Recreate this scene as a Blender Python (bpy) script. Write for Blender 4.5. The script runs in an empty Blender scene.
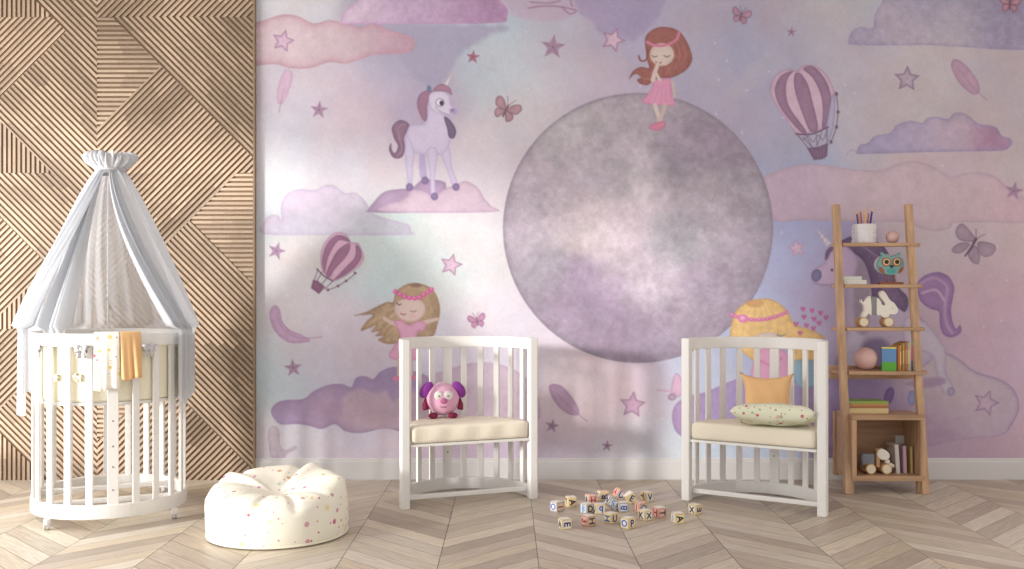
# Nursery with a painted mural, slatted oak cladding, cots and toys
WORLD, WIN1, SUN, SUNA, SUND, EXPO = 0.86, 112, 3.2, 6, (0.75, 0.56, -0.13), 0.05
import bpy, bmesh, math, random
import numpy as np
from mathutils import Vector, Matrix
random.seed(7); np.random.seed(7)
PI = math.pi
C = bpy.context.scene.collection
CX, HY, F = 507.0, 299.0, 960.0      # vanishing point and focal length of the view (1024 x 569 frame)
WY = F/180.0                          # distance of the papered wall
def X(px, Y): return (px-CX)*Y/F
def Z(py, Y): return 1.0-(py-HY)*Y/F
def s2l(c):
    c = np.asarray(c, dtype=float)
    return np.where(c <= 0.04045, c/12.92, ((c+0.055)/1.055)**2.4)
def lin(rgb):
    r = s2l(np.array(rgb, dtype=float)/255.0); return (float(r[0]), float(r[1]), float(r[2]), 1.0)

# ------------------------------------------------------------------ materials
MATS = {}
def mat(name, rgb, rough=0.6, noise=0.0, scale=8.0, stretch=(1,1,1), bump=0.0, bscale=60.0, sheen=0.0, spec=0.5, metal=0.0):
    if name in MATS: return MATS[name]
    m = bpy.data.materials.new(name); m.use_nodes = True
    nt = m.node_tree; b = nt.nodes['Principled BSDF']
    b.inputs['Base Color'].default_value = lin(rgb); b.inputs['Roughness'].default_value = rough
    b.inputs['Metallic'].default_value = metal
    b.inputs['Specular IOR Level'].default_value = spec
    if sheen: b.inputs['Sheen Weight'].default_value = sheen
    if noise or bump:
        tc = nt.nodes.new('ShaderNodeTexCoord'); mp = nt.nodes.new('ShaderNodeMapping')
        mp.inputs['Scale'].default_value = stretch
        nt.links.new(tc.outputs['Object'], mp.inputs['Vector'])
    if noise:
        n = nt.nodes.new('ShaderNodeTexNoise'); n.inputs['Scale'].default_value = scale; n.inputs['Detail'].default_value = 5
        nt.links.new(mp.outputs[0], n.inputs['Vector'])
        r = nt.nodes.new('ShaderNodeValToRGB')
        c = np.array(lin(rgb)[:3])
        r.color_ramp.elements[0].position = 0.3; r.color_ramp.elements[1].position = 0.7
        r.color_ramp.elements[0].color = (*(c*(1-noise)), 1); r.color_ramp.elements[1].color = (*np.clip(c*(1+noise*0.6), 0, 1), 1)
        nt.links.new(n.outputs['Fac'], r.inputs[0]); nt.links.new(r.outputs[0], b.inputs['Base Color'])
    if bump:
        n2 = nt.nodes.new('ShaderNodeTexNoise'); n2.inputs['Scale'].default_value = bscale; n2.inputs['Detail'].default_value = 3
        nt.links.new(mp.outputs[0], n2.inputs['Vector'])
        bp = nt.nodes.new('ShaderNodeBump'); bp.inputs['Strength'].default_value = bump; bp.inputs['Distance'].default_value = 0.01
        nt.links.new(n2.outputs['Fac'], bp.inputs['Height']); nt.links.new(bp.outputs[0], b.inputs['Normal'])
    MATS[name] = m; return m

def dots_mat(name, base, cols, scale=14, rad=0.22, rough=0.8, bump=0.15):
    """fabric printed with small scattered coloured spots"""
    m = bpy.data.materials.new(name); m.use_nodes = True; nt = m.node_tree; b = nt.nodes['Principled BSDF']
    b.inputs['Roughness'].default_value = rough
    tc = nt.nodes.new('ShaderNodeTexCoord')
    prev = None
    for i, (sc, rd, cs) in enumerate([(scale, rad, cols), (scale*1.9, rad*0.8, cols[::-1])]):
        v = nt.nodes.new('ShaderNodeTexVoronoi'); v.inputs['Scale'].default_value = sc
        v.inputs['Randomness'].default_value = 0.9
        nt.links.new(tc.outputs['Object'], v.inputs['Vector'])
        lt = nt.nodes.new('ShaderNodeMath'); lt.operation = 'LESS_THAN'; lt.inputs[1].default_value = rd
        nt.links.new(v.outputs['Distance'], lt.inputs[0])
        sep = nt.nodes.new('ShaderNodeSeparateColor'); nt.links.new(v.outputs['Color'], sep.inputs[0])
        ramp = nt.nodes.new('ShaderNodeValToRGB'); ramp.color_ramp.interpolation = 'CONSTANT'
        while len(ramp.color_ramp.elements) < len(cs): ramp.color_ramp.elements.new(0.5)
        for k, c in enumerate(cs):
            ramp.color_ramp.elements[k].position = k/len(cs); ramp.color_ramp.elements[k].color = lin(c)
        nt.links.new(sep.outputs[0], ramp.inputs[0])
        gt = nt.nodes.new('ShaderNodeMath'); gt.operation = 'GREATER_THAN'; gt.inputs[1].default_value = 0.35
        nt.links.new(sep.outputs[1], gt.inputs[0])
        mu = nt.nodes.new('ShaderNodeMath'); mu.operation = 'MULTIPLY'
        nt.links.new(lt.outputs[0], mu.inputs[0]); nt.links.new(gt.outputs[0], mu.inputs[1])
        mx = nt.nodes.new('ShaderNodeMix'); mx.data_type = 'RGBA'
        nt.links.new(mu.outputs[0], mx.inputs[0])
        if prev is None: mx.inputs[6].default_value = lin(base)
        else: nt.links.new(prev, mx.inputs[6])
        nt.links.new(ramp.outputs[0], mx.inputs[7]); prev = mx.outputs[2]
    nt.links.new(prev, b.inputs['Base Color'])
    n2 = nt.nodes.new('ShaderNodeTexNoise'); n2.inputs['Scale'].default_value = 12
    nt.links.new(tc.outputs['Object'], n2.inputs['Vector'])
    bp = nt.nodes.new('ShaderNodeBump'); bp.inputs['Strength'].default_value = bump; bp.inputs['Distance'].default_value = 0.02
    nt.links.new(n2.outputs['Fac'], bp.inputs['Height']); nt.links.new(bp.outputs[0], b.inputs['Normal'])
    MATS[name] = m; return m

white = mat('white_paint', (236,234,230), 0.42)
basew = mat('baseboard_paint', (214,212,212), 0.5)
cream = mat('cream_fabric', (240,231,212), 0.85, bump=0.35, bscale=9)
cream2 = mat('bumper_fabric', (244,238,216), 0.85, bump=0.4, bscale=14)
grey_tie = mat('grey_ribbon', (205,203,206), 0.8)
orange = mat('orange_fabric', (236,190,136), 0.85, bump=0.2, bscale=15)
pine_v = mat('pine_upright', (196,160,126), 0.55, noise=0.28, scale=5, stretch=(9,9,0.7))
pine_h = mat('pine_board', (192,156,122), 0.55, noise=0.28, scale=5, stretch=(0.8,8,8))
pine_d = mat('pine_inside', (170,132,100), 0.6, noise=0.25, scale=5, stretch=(0.8,8,8))
steel = mat('grey_metal', (150,150,152), 0.35, metal=0.6)
dark = mat('dark_paint', (35,30,34), 0.5)

# ------------------------------------------------------------------ mesh building
class MB:
    def __init__(s): s.v = []; s.f = []; s.m = []
    def add(s, vs, fs, mi=0, M=None):
        o = len(s.v)
        for p in vs:
            p = Vector(p)
            s.v.append(tuple(M @ p) if M is not None else tuple(p))
        for f in fs: s.f.append(tuple(i+o for i in f)); s.m.append(mi)
        return s
    def box(s, c, d, rz=0, mi=0, M=None):
        x, y, z = d[0]/2, d[1]/2, d[2]/2
        vs = [(a,b,e) for a in (-x,x) for b in (-y,y) for e in (-z,z)]
        fs = [(0,1,3,2),(4,6,7,5),(0,4,5,1),(2,3,7,6),(0,2,6,4),(1,5,7,3)]
        T = Matrix.Translation(c) @ Matrix.Rotation(rz, 4, 'Z')
        if M is not None: T = M @ T
        return s.add(vs, fs, mi, T)
    def prism(s, poly, y0, y1, mi=0, M=None):
        """poly in x,z extruded along y; poly given counter-clockwise seen from -y"""
        n = len(poly)
        vs = [(p[0], y0, p[1]) for p in poly]+[(p[0], y1, p[1]) for p in poly]
        fs = [tuple(range(n)), tuple(range(2*n-1, n-1, -1))]+[(i, i+n, (i+1) % n+n, (i+1) % n) for i in range(n)]
        return s.add(vs, fs, mi, M)
    def slab(s, poly, z0, z1, mi=0, M=None):
        n = len(poly)
        vs = [(p[0], p[1], z0) for p in poly]+[(p[0], p[1], z1) for p in poly]
        fs = [tuple(range(n-1, -1, -1)), tuple(range(n, 2*n))]+[(i, (i+1) % n, (i+1) % n+n, i+n) for i in range(n)]
        return s.add(vs, fs, mi, M)
    def lathe(s, prof, n=32, mi=0, M=None, c=(0,0,0)):
        vs = []; fs = []
        for r, z in prof:
            for k in range(n):
                a = 2*PI*k/n; vs.append((c[0]+r*math.cos(a), c[1]+r*math.sin(a), c[2]+z))
        for i in range(len(prof)-1):
            for k in range(n):
                a, b = i*n+k, i*n+(k+1) % n
                fs.append((a, b, b+n, a+n))
        fs.append(tuple(range(n-1, -1, -1))); fs.append(tuple((len(prof)-1)*n+k for k in range(n)))
        return s.add(vs, fs, mi, M)
    def tube(s, pts, rad, n=10, mi=0, M=None, flat=1.0, closed=False):
        pts = [Vector(p) for p in pts]; N = len(pts)
        if not hasattr(rad, '__len__'): rad = [rad]*N
        vs = []; fs = []; ref = None
        for i, p in enumerate(pts):
            if closed: t = pts[(i+1) % N]-pts[i-1]
            else: t = pts[min(i+1, N-1)]-pts[max(i-1, 0)]
            t.normalize()
            if ref is None:
                ref = Vector((0,0,1)) if abs(t.z) < 0.9 else Vector((1,0,0))
            a = (ref-t*ref.dot(t)).normalized(); ref = a; b = t.cross(a)
            for k in range(n):
                q = 2*PI*k/n
                vs.append(p+a*math.cos(q)*rad[i]*flat+b*math.sin(q)*rad[i])
        for i in range(N if closed else N-1):
            for k in range(n):
                j = (i+1) % N
                fs.append((i*n+k, i*n+(k+1) % n, j*n+(k+1) % n, j*n+k))
        if not closed:
            fs.append(tuple(range(n-1, -1, -1))); fs.append(tuple((N-1)*n+k for k in range(n)))
        return s.add(vs, fs, mi, M)
    def ball(s, c, r, mi=0, M=None, n=20, sc=(1,1,1)):
        m = n//2; vs = []; fs = []
        for i in range(1, m):
            t = PI*i/m
            for k in range(n):
                a = 2*PI*k/n
                vs.append((c[0]+r*sc[0]*math.sin(t)*math.cos(a), c[1]+r*sc[1]*math.sin(t)*math.sin(a), c[2]+r*sc[2]*math.cos(t)))
        top = len(vs); vs.append((c[0],c[1],c[2]+r*sc[2])); vs.append((c[0],c[1],c[2]-r*sc[2]))
        for i in range(m-2):
            for k in range(n):
                a, b = i*n+k, i*n+(k+1) % n; fs.append((a, a+n, b+n, b))
        for k in range(n):
            fs.append((top, k, (k+1) % n)); fs.append((top+1, (m-2)*n+(k+1) % n, (m-2)*n+k))
        return s.add(vs, fs, mi, M)
    def sweep(s, path, w, z0, z1, closed=False, mi=0):
        """rectangular rail swept along a plan path; w = thickness across"""
        P = [Vector((p[0], p[1])) for p in path]; N = len(P); vs = []; fs = []
        for i in range(N):
            t = (P[(i+1) % N]-P[i-1]) if closed else (P[min(i+1, N-1)]-P[max(i-1, 0)])
            t.normalize(); n = Vector((t.y, -t.x))
            for a, z in ((-w/2, z0), (w/2, z0), (w/2, z1), (-w/2, z1)):
                q = P[i]+n*a; vs.append((q.x, q.y, z))
        for i in range(N if closed else N-1):
            j = (i+1) % N
            for k in range(4): fs.append((i*4+k, i*4+(k+1) % 4, j*4+(k+1) % 4, j*4+k))
        if not closed: fs.append((3,2,1,0)); fs.append(tuple((N-1)*4+k for k in range(4)))
        return s.add(vs, fs, mi)
    def build(s, name, mats, parent=None, smooth=False, bevel=0, sub=0, autosm=False):
        me = bpy.data.meshes.new(name); me.from_pydata(s.v, [], s.f)
        if not isinstance(mats, (list, tuple)): mats = [mats]
        for m in mats: me.materials.append(m)
        me.polygons.foreach_set('material_index', s.m)
        bm = bmesh.new(); bm.from_mesh(me); bmesh.ops.recalc_face_normals(bm, faces=bm.faces)
        if autosm:
            for e in bm.edges:
                if len(e.link_faces) == 2 and e.calc_face_angle(0) > math.radians(40): e.smooth = False
        bm.to_mesh(me); bm.free()
        if smooth or autosm: me.polygons.foreach_set('use_smooth', [True]*len(me.polygons))
        o = bpy.data.objects.new(name, me); C.objects.link(o)
        if parent is not None: o.parent = parent
        if bevel:
            b = o.modifiers.new('bevel', 'BEVEL'); b.width = bevel; b.segments = 2; b.limit_method = 'ANGLE'; b.angle_limit = math.radians(40)
        if sub:
            u = o.modifiers.new('sub', 'SUBSURF'); u.levels = sub; u.render_levels = sub
        return o
def thing(name, label, cat, loc=(0,0,0), rz=0, group=None):
    o = bpy.data.objects.new(name, None); C.objects.link(o); o.empty_display_size = 0.05
    o.location = loc; o.rotation_euler = (0,0,rz); return tag(o, label, cat, group)
def tag(o, label, cat, group=None):
    o['label'] = label; o['category'] = cat
    if group: o['group'] = group
    return o
def struct(o): o['kind'] = 'structure'; return o
def smoothpts(pts, closed=True, k=6):
    """Catmull-Rom through the points"""
    P = [np.array(p, float) for p in pts]; n = len(P); out = []
    for i in range(n if closed else n-1):
        p0 = P[i-1] if (closed or i > 0) else P[0]
        p1 = P[i]; p2 = P[(i+1) % n] if closed else P[i+1]
        p3 = P[(i+2) % n] if closed else P[min(i+2, n-1)]
        for j in range(k):
            t = j/k
            out.append(tuple(0.5*((2*p1)+(-p0+p2)*t+(2*p0-5*p1+4*p2-p3)*t*t+(-p0+3*p1-3*p2+p3)*t**3)))
    if not closed: out.append(tuple(P[-1]))
    return out
# ------------------------------------------------------------------ the papered wall: a mural painted in the wall's own mesh colours
st = 0.8
xs = np.concatenate([[-500, 200], np.arange(246, 1048, st), [1120, 1500]])
ys = np.concatenate([[-420, -60], np.arange(-16, 462, st), [480]])
GX, GY = np.meshgrid(xs, ys)
IMG = np.zeros(GX.shape+(3,))
def vnoise(x, y, s, seed):
    r = np.random.RandomState(seed); T = r.rand(64, 64)
    u, v = x/s, y/s; iu, iv = np.floor(u).astype(int), np.floor(v).astype(int); fu, fv = u-iu, v-iv
    fu = fu*fu*(3-2*fu); fv = fv*fv*(3-2*fv)
    g = lambda a, b: T[(iu+a) % 64, (iv+b) % 64]
    return (g(0,0)*(1-fu)+g(1,0)*fu)*(1-fv)+(g(0,1)*(1-fu)+g(1,1)*fu)*fv
def fbm(x, y, s, seed=1, o=4):
    t = 0; a = 0.5; n = 0
    for i in range(o):
        t = t+a*vnoise(x+i*37.7, y+i*11.3, s/2**i, seed+i); n += a; a *= 0.55
    return t/n-0.5
def blend(pts, x, y, w=60.0):
    """smooth colour field through (x, y, (r,g,b)) samples"""
    num = 0; den = 1e-9
    for px, py, c in pts:
        k = np.exp(-((x-px)**2+(y-py)**2)/(2*w*w))+1e-7
        num = num+k[..., None]*np.array(c, float); den = den+k
    return num/den[..., None]
def region(x0, y0, x1, y1):
    i0, i1 = np.searchsorted(xs, [x0, x1]); j0, j1 = np.searchsorted(ys, [y0, y1])
    return slice(max(j0-1, 0), j1+1), slice(max(i0-1, 0), i1+1)
def sdf(poly, x, y):
    P = np.array(poly, float); Q = np.roll(P, -1, 0)
    d = np.full(x.shape, 1e9); ins = np.zeros(x.shape, bool)
    for (ax, ay), (bx, by) in zip(P, Q):
        ex, ey = bx-ax, by-ay; L = ex*ex+ey*ey+1e-12
        t = np.clip(((x-ax)*ex+(y-ay)*ey)/L, 0, 1)
        d = np.minimum(d, (x-ax-t*ex)**2+(y-ay-t*ey)**2)
        c = ((ay > y) != (by > y))
        ins ^= c & (x < (bx-ax)*(y-ay)/(by-ay+1e-12)+ax)
    d = np.sqrt(d); return np.where(ins, -d, d)
def paint(poly, col, a=1.0, soft=0.7, sm=True, edge=None, ew=3.0, tex=0.0, ts=7, seed=3, warp=0):
    if sm: poly = smoothpts(poly, True, 4)
    P = np.array(poly); mg = soft*2+2+warp*3
    R = region(P[:,0].min()-mg, P[:,1].min()-mg, P[:,0].max()+mg, P[:,1].max()+mg)
    x, y = GX[R], GY[R]
    if x.size == 0: return
    d = sdf(poly, x, y)
    if warp: d = d+warp*2*fbm(x, y, 14, seed+5)
    m = np.clip(0.5-d/(2*soft), 0, 1)*a
    c = col(x, y) if callable(col) else np.broadcast_to(np.array(col, float), x.shape+(3,))
    if edge is not None:
        k = np.exp(-np.clip(-d, 0, None)/ew)[..., None]; c = c*(1-k)+np.array(edge, float)*k
    if tex: c = c*(1+tex*fbm(x, y, ts, seed)[..., None]*2+tex*0.6*(np.random.RandomState(seed).rand(*x.shape)[..., None]-0.5))
    IMG[R] = IMG[R]*(1-m[..., None])+c*m[..., None]
def stroke(pts, w, col, a=1.0, soft=0.6, sm=True):
    if sm and len(pts) > 2: pts = smoothpts(pts, False, 5)
    P = np.array(pts, float); W = np.linspace(w[0], w[1], len(P)) if isinstance(w, tuple) else np.full(len(P), float(w))
    mg = W.max()+2; R = region(P[:,0].min()-mg, P[:,1].min()-mg, P[:,0].max()+mg, P[:,1].max()+mg)
    x, y = GX[R], GY[R]; d = np.full(x.shape, 1e9)
    for i in range(len(P)-1):
        ax, ay = P[i]; ex, ey = P[i+1]-P[i]; L = ex*ex+ey*ey+1e-12
        t = np.clip(((x-ax)*ex+(y-ay)*ey)/L, 0, 1)
        d = np.minimum(d, np.hypot(x-ax-t*ex, y-ay-t*ey)-(W[i]*(1-t)+W[i+1]*t)/2)
    m = np.clip(0.5-d/(2*soft), 0, 1)[..., None]*a
    IMG[R] = IMG[R]*(1-m)+np.array(col, float)*m
def ell(cx, cy, rx, ry, col, a=1.0, rot=0, **k):
    pts = [(cx+rx*math.cos(t)*math.cos(rot)-ry*math.sin(t)*math.sin(rot), cy+rx*math.cos(t)*math.sin(rot)+ry*math.sin(t)*math.cos(rot)) for t in np.linspace(0, 2*PI, 20, endpoint=False)]
    paint(pts, col, a, sm=False, **k)
def fld(pts, w): return lambda x, y: blend(pts, x, y, w)
def star(cx, cy, r, rot, col, dk, n=5, fill=True):
    pts = []
    for i in range(2*n):
        q = rot+PI*i/n; rr = r if i % 2 == 0 else r*0.48
        pts.append((cx+rr*math.sin(q), cy-rr*math.cos(q)))
    paint(pts, col, sm=False, edge=dk if fill else None, ew=1.0, tex=0.06)
    for i in range(n): stroke([(cx, cy), pts[2*i]], 0.7, dk, 0.55 if not fill else 0.2)
    if fill: stroke(pts+[pts[0]], 0.9, dk, 0.7, sm=False)
def flutter(cx, cy, s, rot, col, dk):
    def T(p): return (cx+s*(p[0]*math.cos(rot)-p[1]*math.sin(rot)), cy+s*(p[0]*math.sin(rot)+p[1]*math.cos(rot)))
    for sx in (-1, 1):
        paint([T((sx*a, b)) for a, b in [(0.05,0),(0.35,-0.55),(0.8,-0.75),(1,-0.45),(0.75,0.02)]], col, edge=dk, ew=0.8, tex=0.08)
        paint([T((sx*a, b)) for a, b in [(0.05,0.05),(0.6,0.1),(0.7,0.45),(0.4,0.75),(0.15,0.45)]], col, edge=dk, ew=0.8, tex=0.08)
        stroke([T((0,-0.3)), T((sx*0.2,-0.7)), T((sx*0.35,-0.95))], 0.6, dk, 0.7)
    stroke([T((0,-0.35)), T((0,0.5))], max(1.2, s*0.13), dk)

BG = [(265,20,(206,206,214)),(300,90,(208,198,210)),(350,110,(204,186,202)),(420,90,(192,174,196)),(400,50,(172,168,190)),
 (480,40,(190,198,210)),(500,70,(196,208,218)),(520,120,(206,198,208)),(560,60,(198,194,208)),(600,80,(196,184,204)),(640,20,(190,180,204)),
 (700,30,(186,178,198)),(720,80,(180,172,196)),(765,60,(166,162,190)),(790,30,(182,176,198)),(780,150,(172,176,204)),(750,120,(178,176,204)),
 (850,60,(196,186,202)),(900,90,(204,194,200)),(1000,80,(202,190,198)),(1020,130,(198,184,192)),(830,20,(190,194,206)),(860,110,(194,186,200)),
 (300,150,(212,210,220)),(350,170,(222,212,222)),(275,190,(214,218,226)),(480,180,(216,206,218)),(470,250,(222,220,222)),(430,270,(198,216,222)),(380,250,(196,214,216)),
 (340,250,(206,206,208)),(280,270,(214,206,212)),(280,330,(216,212,216)),(340,330,(218,208,220)),(320,350,(206,200,218)),(350,360,(200,192,212)),(270,385,(204,222,228)),(262,250,(196,210,220)),
 (500,320,(232,222,230)),(540,340,(222,210,226)),(470,350,(212,208,228)),(600,380,(222,206,216)),(560,400,(222,210,220)),(650,390,(214,194,208)),(690,440,(206,222,232)),(640,440,(210,212,224)),(560,440,(214,202,216)),
 (280,440,(218,212,222)),(370,445,(216,206,220)),(450,450,(206,192,212)),(520,450,(202,186,208)),(790,220,(178,178,216)),(790,270,(182,184,218)),(830,300,(190,172,204)),(770,340,(178,190,222)),(800,350,(186,180,214)),
 (700,380,(190,200,224)),(740,440,(196,206,224)),(950,210,(202,184,196)),(930,260,(204,190,198)),(1000,250,(204,186,194)),(960,310,(200,176,196)),(1010,300,(196,168,186)),(1000,350,(204,178,198)),
 (1020,420,(200,176,196)),(960,440,(184,160,184)),(880,430,(160,140,176)),(880,360,(168,150,182)),(910,300,(190,174,188)),(860,300,(176,156,186))]
IMG[:] = blend(BG, GX, GY, 26)
n1 = fbm(GX, GY, 90, 11, 5); n2 = fbm(GX, GY, 60, 21, 5)
IMG += n1[..., None]*np.array([26, 20, 10])+n2[..., None]*np.array([-6, 14, 24])
# soft background clouds
paint([(345,26),(500,26),(488,36),(472,47),(462,52),(454,62),(446,74),(438,86),(424,84),(410,74),(400,60),(392,45)], (168,164,190), 0.85, soft=2.5, warp=3)
paint([(500,-10),(592,-10),(590,8),(575,14),(560,20),(535,20),(512,14)], (196,174,198), 0.8, soft=2.5, warp=2)
paint([(578,12),(590,20),(600,33),(620,36),(634,42),(644,30),(660,12),(660,-10),(585,-10)], (168,154,190), 0.75, soft=2.5, warp=3)
paint([(735,100),(750,88),(762,86),(770,78),(782,82),(790,60),(772,50),(756,62),(742,72),(728,92)], (198,192,206), 0.4, soft=3, warp=4)
paint([(500,150),(470,120),(440,170),(450,240),(500,260)], (228,218,226), 0.5, soft=14)
for x, y in np.random.RandomState(4).rand(70, 2)*[760, 440]+[262, 6]: ell(x, y, 0.9, 0.9, (236,230,238), 0.65)
# clouds with a watercolour edge
paint([(240,30),(265,20),(282,15),(297,16),(313,23),(330,20),(345,24),(358,27),(375,24),(390,30),(403,34),(412,38),(415,45),(410,52),(395,54),(375,55),(358,60),(345,64),(330,62),(310,68),(290,68),(275,64),(240,64)],
      fld([(290,40,(216,196,204)),(340,45,(208,190,198)),(400,42,(192,162,180))], 25), edge=(192,150,166), ew=4, tex=0.045, warp=0.6)
paint([(341,22),(346,10),(360,-2),(362,-30),(490,-30),(498,-2),(507,8),(507,17),(498,23),(420,24),(345,24)],
      fld([(360,15,(214,194,212)),(420,15,(196,172,200)),(460,5,(184,152,188)),(500,15,(172,136,174)),(400,-2,(186,160,194))], 22), edge=(188,152,190), ew=2, tex=0.08, ts=5, warp=0.5)
paint([(264,234),(264,222),(269,216),(277,215),(282,220),(281,205),(288,193),(300,189),(315,190),(325,185),(335,186),(345,193),(356,193),(366,202),(374,214),(400,222),(409,225),(411,231),(408,235),(330,235)],
      fld([(290,205,(218,200,222)),(340,205,(212,200,220)),(300,228,(196,198,214)),(360,228,(198,202,214)),(400,232,(190,192,206))], 16), edge=(188,176,202), ew=2, tex=0.04)
paint([(368,210),(373,203),(384,192),(400,189),(412,188),(422,180),(436,180),(446,184),(440,200),(410,212),(369,212)], (178,154,186), edge=(150,132,160), ew=2, tex=0.05)
paint([(384,212),(388,204),(400,201),(406,197),(412,190),(424,191),(434,196),(446,188),(456,185),(466,181),(478,188),(484,198),(491,206),(492,212)], (212,192,208), edge=(186,158,186), ew=2, tex=0.04)
paint([(400,390),(440,372),(480,362),(515,370),(536,392),(536,424),(480,442),(430,438)], (204,184,200), 0.8, edge=(190,166,188), ew=2, tex=0.05)
paint([(271,413),(275,404),(286,400),(303,399),(314,391),(328,385),(342,384),(351,387),(356,378),(365,376),(373,379),(380,372),(392,367),(405,369),(430,380),(432,420),(404,431),(385,428),(362,433),(345,431),(335,424),(322,429),(310,426),(297,424),(280,424)],
      fld([(290,412,(172,152,188)),(325,410,(186,160,188)),(370,415,(196,172,190)),(390,380,(162,144,186)),(360,385,(160,142,184)),(410,400,(178,156,188))], 17), edge=(158,136,176), ew=2.5, tex=0.05)
paint([(343,400),(350,392),(362,389),(376,394),(386,392),(393,402),(400,396),(412,392),(430,398),(428,425),(400,428),(370,428),(345,420)], (200,176,192), 0.8, soft=2, tex=0.05)
# right hand side clouds
paint([(849,40),(852,31),(861,27),(873,28),(875,14),(884,-2),(890,-30),(1060,-30),(1060,45),(930,45),(856,45)],
      fld([(860,38,(176,166,196)),(900,30,(196,184,198)),(950,30,(200,192,200)),(990,15,(162,154,184)),(1020,35,(170,160,188)),(930,5,(170,164,196))], 22), edge=(160,150,186), ew=1.5, tex=0.09, ts=6)
paint([(857,152),(860,145),(868,143),(875,136),(890,133),(897,125),(910,121),(922,123),(928,118),(938,117),(948,119),(955,113),(966,114),(977,123),(986,125),(996,127),(1002,136),(1010,138),(1012,144),(1005,150),(990,151),(930,152),(863,154)],
      fld([(875,145,(176,166,200)),(920,140,(182,170,200)),(950,135,(196,176,194)),(1000,142,(180,140,172))], 17), edge=(154,144,180), ew=2, tex=0.07)
paint([(763,180),(775,172),(790,167),(815,164),(850,169),(880,170),(900,163),(915,161),(930,165),(944,173),(953,177),(966,173),(986,173),(1000,180),(1010,190),(1024,197),(1060,200),(1060,222),(962,222),(950,228),(935,231),(920,228),(905,222),(860,222),(800,220),(782,222),(768,214)],
      fld([(790,195,(198,178,200)),(870,195,(204,184,196)),(960,200,(202,182,192)),(1020,210,(206,176,190))], 30), edge=(182,162,180), ew=2, tex=0.035)
paint([(672,418),(676,404),(690,396),(706,392),(724,384),(748,376),(790,372),(850,376),(850,442),(760,446),(700,440),(678,434)],
      fld([(680,415,(176,152,192)),(730,410,(166,150,194)),(800,400,(160,146,192)),(830,430,(176,156,190))], 24), edge=(160,136,180), ew=3, tex=0.05)
paint([(835,360),(860,350),(900,362),(935,350),(955,358),(975,372),(1000,380),(1014,392),(1019,408),(1012,424),(1000,436),(960,440),(900,452),(835,450)],
      fld([(850,380,(150,132,176)),(880,420,(150,128,170)),(930,380,(196,184,192)),(980,400,(196,180,194)),(930,430,(176,152,180)),(1005,420,(188,170,192))], 22), 0.9, edge=(168,148,178), ew=1.6, tex=0.035)
stroke([(935,351),(955,357),(975,372),(1000,380),(1015,392),(1018,410),(1008,430)], 1.4, (150,136,170), 0.7)
# the moon
MO = [(575,130,(184,176,186)),(540,180,(176,164,178)),(600,170,(182,172,188)),(640,210,(220,206,218)),(610,225,(214,198,208)),(585,230,(212,192,196)),(560,215,(178,162,178)),
 (690,150,(146,132,154)),(675,155,(144,130,152)),(720,140,(140,126,150)),(740,190,(160,148,168)),(650,120,(166,156,170)),(640,165,(196,184,198)),(700,185,(176,164,180)),(675,240,(156,156,168)),(720,230,(176,166,182)),(755,230,(158,148,168)),
 (760,270,(152,140,164)),(710,290,(158,142,168)),(720,325,(146,128,154)),(655,280,(204,190,208)),(625,270,(210,194,210)),(600,300,(150,128,164)),(580,280,(152,130,164)),(575,305,(156,132,166)),(540,270,(158,150,168)),(525,240,(176,162,180)),(560,320,(150,132,160)),
 (630,330,(150,130,158)),(650,350,(132,114,144)),(680,320,(160,142,166)),(620,350,(146,126,156)),(615,240,(220,204,214)),(525,200,(170,158,174)),(545,300,(148,138,158)),(600,340,(142,126,154))]
mpts = [(638+135*math.cos(t), 228+135*math.sin(t)) for t in np.linspace(0, 2*PI, 90, endpoint=False)]
def moon(x, y):
    wx, wy = x+22*fbm(x, y, 24, 31), y+22*fbm(x, y, 24, 41)
    c = blend(MO, wx, wy, 15); c = 176+(c-166)*0.74
    c = c*(1+0.24*fbm(x, y, 16, 51, 5)[..., None])*0.84+np.array([29,26,29])+np.array([10,0,8])*fbm(x, y, 35, 61)[..., None]
    return c
paint(mpts, moon, edge=(142,132,148), ew=2.5, tex=0.085, ts=5, sm=False)
# unicorn on its little cloud
LV, LD, HF = (212,202,228), (184,170,208), (140,122,162)
paint([(420,153),(424,150),(426,165),(427,179),(421,179),(419,165)], LD)
paint([(441,152),(449,146),(452,168),(458,184),(453,187),(447,170)], LV, edge=LD, ew=1)
paint([(409,124),(400,120),(392,127),(394,138),(398,146),(395,153),(392,150),(391,143),(389,150),(394,158),(402,157),(405,148),(404,138),(407,131)], (146,118,140), edge=(112,88,116), ew=1.2, tex=0.08)
stroke([(406,124),(398,128),(400,140),(402,150),(398,155)], 1, (176,146,164), 0.7)
paint([(429,104),(427,118),(422,124),(411,125),(407,133),(407,143),(411,150),(420,154),(428,154),(440,155),(448,148),(451,138),(452,130),(447,118),(441,112)], LV, edge=LD, ew=1.4)
paint([(407,136),(414,150),(413,165),(412,184),(408,184),(406,165),(405,150)], LV, edge=LD, ew=1)
paint([(427,150),(437,150),(435,175),(435,195),(431,195),(430,175)], LV, edge=LD, ew=1)
for x, y in ((409.5,187),(425,180.5),(434.5,196.5),(456,187)): ell(x, y, 3.6, 3.8, HF, edge=(108,90,134), ew=0.8)
paint([(431,90),(421,93),(417,102),(419,112),(424,121),(427,118),(427,105),(431,97)], (164,126,150), edge=(130,98,126), ew=1)
paint([(444,117),(450,120),(456,130),(454,138),(449,137),(447,128)], (124,108,138), edge=(90,80,110), ew=1)
paint([(429,96),(433,92),(442,91),(449,96),(451,105),(457,107),(459,112),(454,116),(447,116),(440,114),(433,111),(429,105)], (218,210,230), edge=LD, ew=1)
paint([(432,91),(440,84),(449,87),(452,95),(447,92),(440,91)], (172,134,156), edge=(136,100,128), ew=0.9)
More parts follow.
